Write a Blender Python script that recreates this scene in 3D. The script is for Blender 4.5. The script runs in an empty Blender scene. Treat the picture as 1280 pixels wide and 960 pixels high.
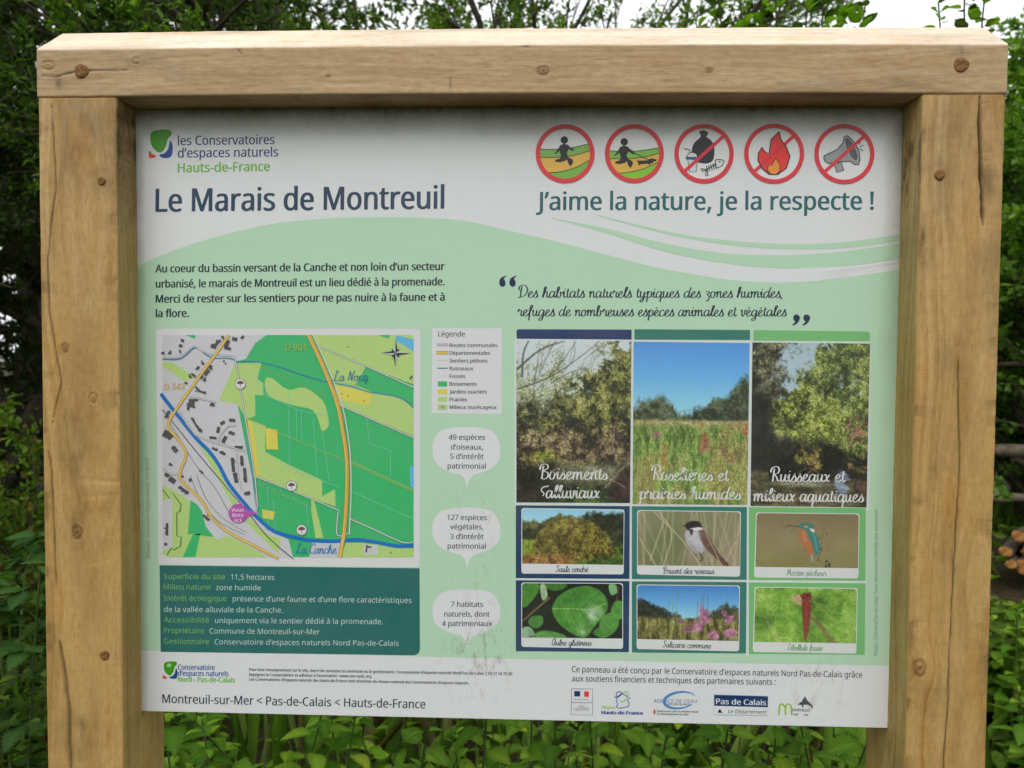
import bpy, math, random
import numpy as np
from mathutils import Vector, Matrix
random.seed(7); RNG = np.random.default_rng(11)
SC = bpy.context.scene
COL = SC.collection
R = math.radians
PI = math.pi
# ------------------------------------------------------------------ camera
# the foot of the left post stands at x = 0; the ground is z = 0; the front of the sign is y = 0
H = 1.95                                   # height of the posts
CAM = np.array([0.74739, -1.02961, H - 0.39204])
PITCH, YAW, ROLL, FPX = -0.0320650, 0.0291528, -0.0076096, 861.72
cm = (Matrix.Rotation(YAW, 3, 'Z') @ Matrix.Rotation(PITCH, 3, 'X') @ Matrix.Rotation(ROLL, 3, 'Y'))
cam_d = bpy.data.cameras.new('camera'); cam = bpy.data.objects.new('camera', cam_d); COL.objects.link(cam)
cam.matrix_world = Matrix.Translation(Vector(CAM)) @ (cm @ Matrix.Rotation(PI / 2, 3, 'X')).to_4x4()
cam_d.sensor_width = 36; cam_d.lens = FPX / 1280 * 36
cam_d.clip_start = 0.02; cam_d.clip_end = 800
cam_d.dof.use_dof = True; cam_d.dof.focus_distance = 1.08; cam_d.dof.aperture_fstop = 5.0
SC.camera = cam
# ------------------------------------------------------------------ sky, sun, exposure
SUN_EL, SUN_AZ = R(54), R(205)
w = bpy.data.worlds.new('World'); SC.world = w; w.use_nodes = True
nt = w.node_tree; bg = nt.nodes['Background']
sky = nt.nodes.new('ShaderNodeTexSky'); sky.sky_type = 'NISHITA'; sky.sun_disc = False
sky.sun_elevation = SUN_EL; sky.sun_rotation = SUN_AZ
sky.dust_density = 6.0; sky.air_density = 1.0
hs = nt.nodes.new('ShaderNodeHueSaturation'); hs.inputs['Saturation'].default_value = 0.10   # a closed cloud deck has no blue
hs.inputs['Value'].default_value = 1.0
nt.links.new(sky.outputs[0], hs.inputs['Color'])
mx = nt.nodes.new('ShaderNodeMix'); mx.data_type = 'RGBA'; mx.inputs[0].default_value = 0.65
mx.inputs[7].default_value = (13.2, 13.5, 13.8, 1)
nt.links.new(hs.outputs[0], mx.inputs[6]); nt.links.new(mx.outputs[2], bg.inputs[0])
bg.inputs[1].default_value = 0.12
sd = bpy.data.lights.new('sun', 'SUN'); sd.energy = 1.0; sd.angle = R(50); sd.color = (1, .96, .9)
sun = bpy.data.objects.new('sun', sd); COL.objects.link(sun)
sdir = Vector((math.sin(SUN_AZ) * math.cos(SUN_EL), math.cos(SUN_AZ) * math.cos(SUN_EL), math.sin(SUN_EL)))
sun.rotation_euler = sdir.to_track_quat('Z', 'Y').to_euler()
SC.view_settings.view_transform = 'Standard'; SC.view_settings.look = 'None'
SC.view_settings.exposure = 0.25; SC.view_settings.gamma = 1.0
SC.cycles.max_bounces = 6; SC.cycles.diffuse_bounces = 3; SC.cycles.transparent_max_bounces = 8
# ------------------------------------------------------------------ helpers
def tag(o, label=None, cat=None, group=None, kind=None):
    if label: o['label'] = label
    if cat: o['category'] = cat
    if group: o['group'] = group
    if kind: o['kind'] = kind
    return o
def empty(name, loc, label, cat, group=None, rz=0):
    o = bpy.data.objects.new(name, None); COL.objects.link(o); o.location = loc; o.rotation_euler = (0, 0, rz)
    o.empty_display_size = .1
    return tag(o, label, cat, group)
def mesh_np(name, V, F, mats, cols=None, smooth=False, attrs=None):
    """V (n,3), F either (m,k) array or list of index lists; cols (n,3) point colours"""
    me = bpy.data.meshes.new(name)
    V = np.asarray(V, dtype=np.float32)
    if isinstance(F, np.ndarray):
        m, k = F.shape
        me.vertices.add(len(V)); me.vertices.foreach_set('co', V.ravel())
        me.loops.add(m * k); me.loops.foreach_set('vertex_index', F.astype(np.int32).ravel())
        me.polygons.add(m); me.polygons.foreach_set('loop_start', np.arange(0, m * k, k, dtype=np.int32))
        me.update(calc_edges=True)
    else:
        me.from_pydata(V.tolist(), [], F); me.update()
    for mt in (mats if isinstance(mats, (list, tuple)) else [mats]): me.materials.append(mt)
    if cols is not None:
        a = me.color_attributes.new('col', 'FLOAT_COLOR', 'POINT')
        c = np.ones((len(V), 4), dtype=np.float32); c[:, :3] = cols
        a.data.foreach_set('color', c.ravel())
    for kx, vx in (attrs or {}).items():
        a = me.attributes.new(kx, 'FLOAT', 'POINT'); a.data.foreach_set('value', np.asarray(vx, dtype=np.float32))
    if smooth: me.polygons.foreach_set('use_smooth', np.ones(len(me.polygons), dtype=bool))
    me.validate()
    return me
def link(name, me, parent=None, loc=(0, 0, 0)):
    o = bpy.data.objects.new(name, me); COL.objects.link(o); o.location = loc
    if parent: o.parent = parent
    return o
def lin(c):
    c = np.asarray(c, dtype=float) / 255.0
    return np.where(c <= .04045, c / 12.92, ((c + .055) / 1.055) ** 2.4)
# ---- numpy value noise
_T = RNG.random((256, 256))
def vnoise(x, y):
    x = np.asarray(x, float); y = np.asarray(y, float)
    xi = np.floor(x).astype(int); yi = np.floor(y).astype(int); fx = x - xi; fy = y - yi
    fx = fx * fx * (3 - 2 * fx); fy = fy * fy * (3 - 2 * fy)
    g = lambda a, b: _T[a & 255, b & 255]
    return (g(xi, yi) * (1 - fx) + g(xi + 1, yi) * fx) * (1 - fy) + (g(xi, yi + 1) * (1 - fx) + g(xi + 1, yi + 1) * fx) * fy
def fbm(x, y, o=4):
    s = 0; a = .5; t = 0
    for i in range(o): s = s + a * vnoise(x * 2 ** i + 17 * i, y * 2 ** i + 31 * i); t += a; a *= .55
    return s / t
def ray(u, v, ypl):
    """point of the plane y = ypl that the photograph shows at pixel (u, v)"""
    u = np.asarray(u, float); v = np.asarray(v, float)
    M = np.array(cm); d = np.stack([(u - 640) / FPX, np.ones_like(u), -(v - 480) / FPX], -1) @ M.T
    t = (ypl - CAM[1]) / d[..., 1]
    return CAM[0] + d[..., 0] * t, CAM[2] + d[..., 2] * t
# ---- node helpers
def newmat(name, rough=.6, spec=.5):
    m = bpy.data.materials.new(name); m.use_nodes = True
    b = m.node_tree.nodes['Principled BSDF']; b.inputs['Roughness'].default_value = rough
    b.inputs['Specular IOR Level'].default_value = spec
    return m, m.node_tree, b
def N(nt, t, **kw):
    n = nt.nodes.new(t)
    for k, v in kw.items():
        if k.startswith('i_'):
            key = k[2:]; n.inputs[int(key) if key.isdigit() else key].default_value = v
        else: setattr(n, k, v)
    return n
def ramp(nt, fac, stops):
    r = nt.nodes.new('ShaderNodeValToRGB'); e = r.color_ramp.elements
    while len(e) < len(stops): e.new(.5)
    for el, (p, c) in zip(e, stops):
        el.position = p; el.color = tuple(c) + (1,) if len(c) == 3 else c
    nt.links.new(fac, r.inputs[0]); return r
def mixc(nt, a, b, fac, mode='MIX'):
    m = nt.nodes.new('ShaderNodeMix'); m.data_type = 'RGBA'; m.blend_type = mode
    for s, i in ((fac, 0), (a, 6), (b, 7)):
        if isinstance(s, (int, float)): m.inputs[i].default_value = s
        elif isinstance(s, tuple): m.inputs[i].default_value = s + (1,)
        else: nt.links.new(s, m.inputs[i])
    return m.outputs[2]
def math_(nt, op, a, b=0.0, c=None):
    m = nt.nodes.new('ShaderNodeMath'); m.operation = op
    for s, i in ((a, 0), (b, 1), (c, 2)):
        if s is None: continue
        if isinstance(s, (int, float)): m.inputs[i].default_value = s
        else: nt.links.new(s, m.inputs[i])
    return m.outputs[0]
# ------------------------------------------------------------------ sawn oak of the frame
def wood_material(name, base, dark, light, sawmarks=.5):
    m, nt, b = newmat(name, .72, .25)
    L = nt.links
    at = N(nt, 'ShaderNodeAttribute', attribute_name='ring'); al = N(nt, 'ShaderNodeAttribute', attribute_name='along')
    ac = N(nt, 'ShaderNodeAttribute', attribute_name='across')
    col = N(nt, 'ShaderNodeAttribute', attribute_name='col')
    # growth rings
    cx = N(nt, 'ShaderNodeCombineXYZ'); L.new(math_(nt, 'MULTIPLY', at.outputs['Fac'], 230.0), cx.inputs[0]); L.new(math_(nt, 'MULTIPLY', al.outputs['Fac'], 1.2), cx.inputs[1])
    n1 = N(nt, 'ShaderNodeTexNoise', i_Scale=1.0, i_Detail=2.5, i_Roughness=.6); L.new(cx.outputs[0], n1.inputs['Vector'])
    # fibres
    c2 = N(nt, 'ShaderNodeCombineXYZ'); L.new(math_(nt, 'MULTIPLY', ac.outputs['Fac'], 900.0), c2.inputs[0]); L.new(math_(nt, 'MULTIPLY', al.outputs['Fac'], 48.0), c2.inputs[1])
    L.new(math_(nt, 'MULTIPLY', at.outputs['Fac'], 300.0), c2.inputs[2])
    n2 = N(nt, 'ShaderNodeTexNoise', i_Scale=1.0, i_Detail=3.0, i_Roughness=.65); L.new(c2.outputs[0], n2.inputs['Vector'])
    # broad tone
    tc = N(nt, 'ShaderNodeTexCoord')
    c3 = N(nt, 'ShaderNodeCombineXYZ'); L.new(math_(nt, 'MULTIPLY', ac.outputs['Fac'], 22.0), c3.inputs[0]); L.new(math_(nt, 'MULTIPLY', al.outputs['Fac'], 5.0), c3.inputs[1])
    n3 = N(nt, 'ShaderNodeTexNoise', i_Scale=1.0, i_Detail=4.0, i_Roughness=.55); L.new(c3.outputs[0], n3.inputs['Vector'])
    # mottled figure of the oak
    c4 = N(nt, 'ShaderNodeCombineXYZ'); L.new(math_(nt, 'MULTIPLY', ac.outputs['Fac'], 160.0), c4.inputs[0]); L.new(math_(nt, 'MULTIPLY', al.outputs['Fac'], 60.0), c4.inputs[1])
    n4 = N(nt, 'ShaderNodeTexNoise', i_Scale=1.0, i_Detail=3.0, i_Roughness=.6); L.new(c4.outputs[0], n4.inputs['Vector'])
    # saw marks run across
    c5 = N(nt, 'ShaderNodeCombineXYZ'); L.new(math_(nt, 'MULTIPLY', al.outputs['Fac'], 420.0), c5.inputs[0]); L.new(math_(nt, 'MULTIPLY', ac.outputs['Fac'], 14.0), c5.inputs[1])
    n5 = N(nt, 'ShaderNodeTexNoise', i_Scale=1.0, i_Detail=2.0); L.new(c5.outputs[0], n5.inputs['Vector'])
    r1 = ramp(nt, n1.outputs[0], [(.3, dark), (.5, base), (.72, light)])
    r2 = ramp(nt, n2.outputs[0], [(.25, (.66, .60, .52)), (.46, (1, 1, 1)), (.8, (1.10, 1.09, 1.06))])
    r3 = ramp(nt, n3.outputs[0], [(.25, (.78, .74, .66)), (.5, (1, 1, 1)), (.75, (1.12, 1.10, 1.06))])
    r4 = ramp(nt, n4.outputs[0], [(.3, (.88, .86, .82)), (.6, (1.03, 1.03, 1.03))])
    r5 = ramp(nt, n5.outputs[0], [(.3, (.9, .9, .89)), (.6, (1.03, 1.03, 1.03))])
    c = mixc(nt, r1.outputs[0], r2.outputs[0], .75, 'MULTIPLY'); c = mixc(nt, c, r3.outputs[0], 1.0, 'MULTIPLY')
    c = mixc(nt, c, r4.outputs[0], .9, 'MULTIPLY'); c = mixc(nt, c, r5.outputs[0], sawmarks, 'MULTIPLY')
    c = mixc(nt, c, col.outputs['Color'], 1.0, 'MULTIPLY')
    L.new(c, b.inputs['Base Color'])
    h = math_(nt, 'ADD', math_(nt, 'MULTIPLY', n2.outputs[0], .6), math_(nt, 'ADD', math_(nt, 'MULTIPLY', n1.outputs[0], .35), math_(nt, 'MULTIPLY', n5.outputs[0], .45 * sawmarks)))
    bp = N(nt, 'ShaderNodeBump', i_Strength=.55, i_Distance=.0012); L.new(h, bp.inputs['Height']); L.new(bp.outputs[0], b.inputs['Normal'])
    return m
M_post = wood_material('sawn_oak_post', (.485, .308, .108), (.40, .235, .070), (.54, .365, .145), .5)
M_beam = wood_material('sawn_oak_beam', (.49, .345, .200), (.43, .292, .158), (.53, .39, .240), .15)

def seg_dist(px, pz, pts):
    """distance to a polyline, signed side ignored; also the parameter 0..1 along it"""
    best = np.full(px.shape, 9.0); par = np.zeros(px.shape); n = len(pts) - 1
    for i in range(n):
        a = np.array(pts[i]); d = np.array(pts[i + 1]) - a; L2 = (d ** 2).sum()
        t = np.clip(((px - a[0]) * d[0] + (pz - a[1]) * d[1]) / L2, 0, 1)
        dd = np.hypot(px - a[0] - t * d[0], pz - a[1] - t * d[1])
        k = dd < best; best = np.where(k, dd, best); par = np.where(k, (i + t) / n, par)
    return best, par

def timber(name, prof, samp, stations, axis, mat, feat, seed, pith, off):
    """prof: closed polygon in cross-section (a, b); samp: spacing per side; stations: positions along the length.
    axis 'Z': (a,b)->(x,y), along z.  axis 'X': (a,b)->(y,z), along x.  feat: list of (kind, ...) on the front face."""
    pr = []; side = []; n = len(prof); across = []; acc = 0
    for i in range(n):
        a = np.array(prof[i], float); b_ = np.array(prof[(i + 1) % n], float); Ls = np.hypot(*(b_ - a)); u = (b_ - a) / Ls; rr = .0025
        k = max(2, int((Ls - 2 * rr) / samp[i])); t = np.linspace(rr, Ls - rr, k + 1)
        for q in t: pr.append(a + u * q); side.append(i); across.append(acc + q)
        # rounded arris: one point pulled in
        c = np.array(prof[(i + 2) % n], float); w_ = (c - b_) / np.hypot(*(c - b_))
        pr.append(b_ - u * rr * .29 + w_ * rr * .29); side.append(i); across.append(acc + Ls)
        acc += Ls
    pr = np.array(pr); side = np.array(side); across = np.array(across)
    cen = pr.mean(0); S = np.array(stations); m = len(S); k = len(pr)
    A = np.repeat(pr[None], m, 0); Z = np.repeat(S[:, None], k, 1); AC = np.repeat(across[None], m, 0); SD = np.repeat(side[None], m, 0)
    # normals of the sides
    nr = np.zeros((n, 2))
    for i in range(n):
        d = np.array(prof[(i + 1) % n], float) - np.array(prof[i], float); nn = np.array([d[1], -d[0]]) / np.hypot(*d)
        mid = (np.array(prof[i]) + np.array(prof[(i + 1) % n])) / 2
        if (mid - cen) @ nn < 0: nn = -nn
        nr[i] = nn
    nrm = nr[SD]
    px = pith[0] + .03 * (fbm(Z * 1.1 + seed, 0 * Z + seed) - .5) * 2; py = pith[1] + .03 * (fbm(Z * .9, 0 * Z + seed + 9) - .5) * 2
    ring = np.hypot(A[..., 0] - px, A[..., 1] - py) + .006 * fbm(A[..., 0] * 25 + seed, Z * 3) + .003 * fbm(A[..., 1] * 30, Z * 4 + seed)
    disp = .0009 * (fbm(AC * 30 + seed, Z * 6) - .5) + .0005 * (vnoise(AC * 200, Z * 60 + seed) - .5)
    tone = np.ones(A.shape[:2] + (3,))
    # grey weathering and grime towards edges and in patches
    g = np.clip((fbm(AC * 18 + seed, Z * 7 + 5, 5) - .56) * 5, 0, 1)[..., None]
    tone *= 1 - g * np.array([.20, .19, .15])
    o_ = np.clip((fbm(AC * 40 + 3, Z * 10 + seed, 4) - .62) * 6, 0, 1)[..., None]; tone *= 1 - o_ * np.array([.03, .13, .28])
    front = SD == 0
    X = (A[..., 0] if axis == 'Z' else Z) ; Y = (Z if axis == 'Z' else A[..., 1])      # face coordinates: x right, z up
    for f in feat:
        if f[0] == 'crack':
            _, pts, wd, dp_, dk = f
            jig = .0008 * (vnoise(Y * 160 + seed, X * 0) - .5) + .0012 * (vnoise(Y * 45, X * 0 + seed) - .5) if axis == 'Z' else 0
            jz = .0015 * (vnoise(X * 90, Y * 0 + seed) - .5) if axis == 'X' else 0
            d, t = seg_dist(X + jig, Y + jz, pts); wv = wd * np.clip(np.minimum(t, 1 - t) * 7 + .12, 0, 1) * (.75 + .5 * vnoise(t * 14 + seed, t * 0))
            e = np.exp(-(d / (wv + 1e-6)) ** 2) * front
            disp -= dp_ * e; tone *= 1 - (dk * e)[..., None] * np.array([.94, .97, 1.0])
            e2 = np.exp(-(d / (wv * 3 + 1e-6)) ** 2) * front; tone *= 1 - .18 * dk * e2[..., None] * np.array([.8, 1, 1])
        elif f[0] == 'knot':
            _, (kx, kz), r, dk = f
            dx = (X - kx) / r; dz = (Y - kz) / r
            if axis == 'Z': rr = np.hypot(dx, dz * .75)
            else: rr = np.hypot(dx * .75, dz)
            wob = rr * (1 + .35 * (vnoise(np.arctan2(dz, dx) * 1.6 + 9, rr * 1.5 + seed) - .5))
            ring += front * (1.5 * r) * np.exp(-(rr / 2.6) ** 2)
            core = np.clip(1.25 - wob, 0, 1) * front
            ringk = np.exp(-((wob - 1) / .28) ** 2) * front
            tone *= 1 - (dk * (.35 * core + .6 * ringk))[..., None] * np.array([.75, .95, 1.1])
            pit = np.exp(-((wob) / .3) ** 2) * front; tone *= 1 - (.8 * dk * pit)[..., None]
            disp += front * (.0012 * np.exp(-(rr / 1.8) ** 2) - .0016 * ringk - .002 * pit)
        elif f[0] == 'stain':
            _, (kx, kz), rx, rz, amt, c = f
            q = np.exp(-((X - kx) / rx) ** 2 - ((Y - kz) / rz) ** 2) * np.clip(.2 + 1.7 * (fbm(X * 70 + seed, Y * 40, 4) - .35), 0, 1.3)
            tone *= 1 - (amt * q)[..., None] * np.array(c)
        elif f[0] == 'gouge':
            _, pts, wd, dp_ = f
            d, t = seg_dist(X, Y, pts); e = np.exp(-(d / wd) ** 2) * front
            disp -= dp_ * e; tone *= 1 + .1 * e[..., None]
    if axis == 'Z':      # paler and greyer high up, mould on the inner faces
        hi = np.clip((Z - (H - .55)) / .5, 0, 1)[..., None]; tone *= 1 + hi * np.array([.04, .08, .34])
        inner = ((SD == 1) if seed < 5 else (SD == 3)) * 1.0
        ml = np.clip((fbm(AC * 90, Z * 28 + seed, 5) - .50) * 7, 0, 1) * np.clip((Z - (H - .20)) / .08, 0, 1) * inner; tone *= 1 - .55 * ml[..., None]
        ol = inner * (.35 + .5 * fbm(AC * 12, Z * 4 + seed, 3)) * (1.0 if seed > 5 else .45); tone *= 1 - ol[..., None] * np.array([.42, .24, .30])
        ed_ = np.clip((fbm(AC * 20 + 7, Z * 30 + seed, 5) - .60) * 9, 0, 1) * front * np.exp(-np.minimum(AC - 0, .12 - AC).clip(0) / .012); tone *= 1 - .45 * ed_[..., None]; disp -= .0012 * ed_
    if axis == 'X':
        um = np.clip((fbm(Z * 9 + 3, AC * 30, 5) - .38) * 4, 0, 1) * (SD == 1); tone *= 1 - um[..., None] * np.array([.26, .32, .40])      # patchy brown darkening painted over the underside of the beam
    if axis == 'X': tone *= np.where((SD == 4) | (SD == 3), 1.0, 0.0)[..., None] * np.array([.42, .66, 1.25]) + 1      # skylight on the two top slopes, painted in as a paler tone
    P = A + nrm * disp[..., None]
    V = np.zeros((m, k, 3))
    if axis == 'Z': V[..., 0] = P[..., 0]; V[..., 1] = P[..., 1]; V[..., 2] = Z
    else:
        V[..., 1] = P[..., 0]; V[..., 0] = Z; V[..., 2] = P[..., 1] + off * (1 - ((Z - S[0]) / (S[-1] - S[0]) * 2 - 1) ** 2)
    V = V.reshape(-1, 3)
    i, j = np.meshgrid(np.arange(m - 1), np.arange(k), indexing='ij'); j2 = (j + 1) % k
    F = np.stack([i * k + j, i * k + j2, (i + 1) * k + j2, (i + 1) * k + j], -1).reshape(-1, 4)
    if axis == 'X': F = F[:, ::-1]
    # end caps: fan to a centre vertex, as degenerate quads avoided by separate triangles
    tone_f = tone.reshape(-1, 3); ring_f = ring.ravel(); al = Z.ravel(); acf = AC.ravel()
    faces = F.tolist()
    for e, s in ((0, 0), (m - 1, 1)):
        c = V[e * k:(e + 1) * k].mean(0); ci = len(V); V = np.vstack([V, c])
        tone_f = np.vstack([tone_f, [[.8, .76, .7]]]); ring_f = np.append(ring_f, np.hypot(cen[0] - pith[0], cen[1] - pith[1])); al = np.append(al, S[e]); acf = np.append(acf, 0)
        for q in range(k):
            a_, b_ = e * k + q, e * k + (q + 1) % k
            faces.append([ci, a_, b_] if s else [ci, b_, a_])
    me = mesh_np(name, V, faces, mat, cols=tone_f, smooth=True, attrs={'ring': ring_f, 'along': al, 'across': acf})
    return me

WL, WR, XR, HB, DP, DD = .1200, .1194, 1.42846, .07147, .0511, .1199
ZB = H - .96246
def fp(u, v): x, z = ray(u, v, 0.0); return (float(x), float(z))
board = empty('information_board', (XR / 2, DD / 2, 0), 'wide information panel about a marsh walk in a thick oak frame, nettles growing under it', 'information board')
BL = Vector(board.location)
def bpart(name, me, parent=None): 
    o = bpy.data.objects.new(name, me); COL.objects.link(o); o.parent = parent or board
    if parent is None: o.location = -BL
    return o
st = np.concatenate([np.arange(-.35, .86, .03), np.arange(.86, H - .0006, .0022), [H - .0006]])
# left post
cr1 = [fp(*p) for p in ((64, 131), (66, 165), (69, 200), (70, 240), (64, 280), (60, 325), (62, 390), (70, 440), (77, 480), (70, 505), (65, 535))]
cr1b = [fp(*p) for p in ((60, 560), (65, 590), (66, 640), (69, 700), (70, 740))]
cr2 = [fp(*p) for p in ((74, 800), (77, 822), (82, 850), (87, 895), (86, 925), (90, 990))]
featL = [('crack', cr1, .0009, .0022, .6), ('crack', cr1b, .0010, .0025, .5), ('crack', cr2, .0027, .0035, .55),
         ('knot', fp(97, 666), .0065, .6), ('knot', fp(82, 435), .0045, .7), ('knot', fp(117, 498), .005, .25), ('stain', fp(98, 905), .02, .012, .35, (1, .95, .9)),
         ('gouge', [fp(100, 600), fp(146, 603)], .004, .0007), ('gouge', [fp(105, 622), fp(146, 619)], .003, .0005), ('gouge', [fp(112, 706), fp(140, 700)], .003, .0004),
         ('stain', fp(115, 160), .05, .045, .45, (1, .95, .85)), ('stain', fp(96, 560), .012, .14, .35, (.9, 1, 1.1)), ('stain', fp(95, 660), .01, .02, .6, (1, 1, 1)),
         ('stain', fp(100, 920), .04, .03, .5, (1, 1, .95)), ('stain', fp(90, 220), .03, .03, .35, (.8, .95, 1.2)), ('stain', fp(135, 330), .006, .05, .45, (.5, .9, 1.3)),
         ('stain', fp(50, 620), .006, .30, .5, (.9, 1, 1)), ('stain', fp(146, 200), .006, .09, .6, (1, 1, 1))]
prof = [(0, 0), (WL, 0), (WL, DD), (0, DD)]
postL = bpart('post', timber('post', prof, (.0015, .0025, .02, .008), st, 'Z', M_post, featL, 3.1, (.085, .11), 0)); tag(postL, 'left oak post with a long dark crack near its foot')
crR = [fp(*p) for p in ((1224.5, 119), (1225, 165), (1226.5, 225), (1228, 255), (1230, 284))]
crR2 = [fp(*p) for p in ((1197, 430), (1198, 480), (1200, 580), (1195, 660), (1191, 730), (1187, 820), (1185, 880), (1178, 975), (1172, 1060))]
featR = [('crack', crR, .0019, .007, .95), ('crack', crR2, .0009, .0025, .75), ('knot', fp(1150, 836), .0085, .6), ('stain', fp(1233, 134), .004, .008, .7, (.9, 1, 1)), ('stain', fp(1232, 205), .004, .012, .6, (.9, 1, 1)), ('gouge', [fp(1228, 192), fp(1236, 190)], .0012, .0008), ('gouge', [fp(1228, 202), fp(1236, 201)], .0012, .0008), ('gouge', [fp(1228, 131), fp(1235, 128)], .0012, .0008),
         ('stain', fp(1190, 150), .03, .03, .3, (1, 1, .9)), ('stain', fp(1180, 215), .03, .03, .4, (1, .95, .85)), ('stain', fp(1236, 225), .01, .03, .6, (1, 1, .9)),
         ('stain', fp(1155, 300), .006, .03, .8, (1, 1, 1)), ('stain', fp(1236, 830), .012, .08, .55, (1, 1, .95)), ('stain', fp(1170, 870), .04, .04, .35, (1, 1, .9)), ('stain', fp(1150, 500), .01, .08, .25, (.3, .8, 1.3)),
         ('stain', fp(1256, 200), .005, .10, .5, (1, 1, 1))]
prof = [(XR - WR, 0), (XR, 0), (XR, DD), (XR - WR, DD)]
postR = bpart('post', timber('post', prof, (.0015, .008, .02, .0025), st, 'Z', M_post, featR, 8.4, (XR - .03, .10), 0)); tag(postR, 'right oak post split by a straight black crack below the beam')
# beam with its ridged top
prof = [(0, H + HB), (0, H + .0004), (DD, H + .0004), (DD, H + HB), (.060, H + HB + .0525)]
sx = np.concatenate([[-.001], np.arange(.001, XR, .0024), [XR + .001]])
featB = [('crack', [fp(52, 95), fp(70, 96), fp(85, 92), fp(100, 89), fp(130, 89), fp(165, 89)], .0009, .002, .75),
         ('crack', [fp(640, 59), fp(660, 60), fp(683, 58)], .0011, .002, .7), ('knot', fp(679, 91), .0055, .8), ('knot', fp(886, 90), .0032, .7), ('knot', fp(410, 96), .0028, .8), ('knot', fp(60, 82), .006, .35),
         ('knot', fp(170, 77), .004, .25), ('crack', [fp(562, 98), fp(563, 114)], .0008, .001, .4), ('crack', [fp(296, 62), fp(302, 69)], .0009, .001, .5),
         ('stain', fp(1201, 65), .012, .012, .35, (1, 1, .9)), ('stain', fp(320, 62), .05, .006, .35, (1, 1, 1)), ('stain', fp(870, 62), .05, .006, .4, (1, 1, 1)), ('stain', fp(72, 105), .01, .01, .6, (1, 1, 1)),
         ('crack', [fp(1201, 57), fp(1202, 70)], .001, .001, .4)]
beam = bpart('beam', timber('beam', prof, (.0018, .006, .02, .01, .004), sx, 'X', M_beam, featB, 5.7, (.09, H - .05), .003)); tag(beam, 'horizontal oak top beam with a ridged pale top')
# wooden pegs that pin the joints
M_peg, nt, b = newmat('peg_wood', .75, .2)
tc = N(nt, 'ShaderNodeTexCoord'); n = N(nt, 'ShaderNodeTexNoise', i_Scale=220.0, i_Detail=4.0); nt.links.new(tc.outputs['Object'], n.inputs[0])
r = ramp(nt, n.outputs[0], [(.3, (.13, .060, .020)), (.7, (.30, .155, .055))]); nt.links.new(r.outputs[0], b.inputs['Base Color'])
bp = N(nt, 'ShaderNodeBump', i_Strength=.6, i_Distance=.001); nt.links.new(n.outputs[0], bp.inputs['Height']); nt.links.new(bp.outputs[0], b.inputs['Normal'])
def peg(u, v, r, proud=.0016):
    x, z = fp(u, v); n = 20; V = []; F = []
    for q, (rr, y) in enumerate(((r * 1.0, .01), (r * 1.0, -proud * .3), (r * .86, -proud), (r * .45, -proud * .8), (0.0004, -proud * .5))):
        for i in range(n):
            a = 2 * PI * i / n; k = 1 + .05 * math.sin(a * 3 + u) ; V.append((x + rr * k * math.cos(a), y, z + rr * k * math.sin(a)))
        if q:
            for i in range(n): F.append([(q - 1) * n + i, (q - 1) * n + (i + 1) % n, q * n + (i + 1) % n, q * n + i])
    return bpart('wooden_peg', mesh_np('wooden_peg', np.array(V), np.array(F), M_peg, smooth=True))
for p in ((102, 89, .0108), (1201.5, 81, .0108), (127, 226, .0066), (1174.5, 218.5, .0078), (131, 819, .0075)): peg(*p)
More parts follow.
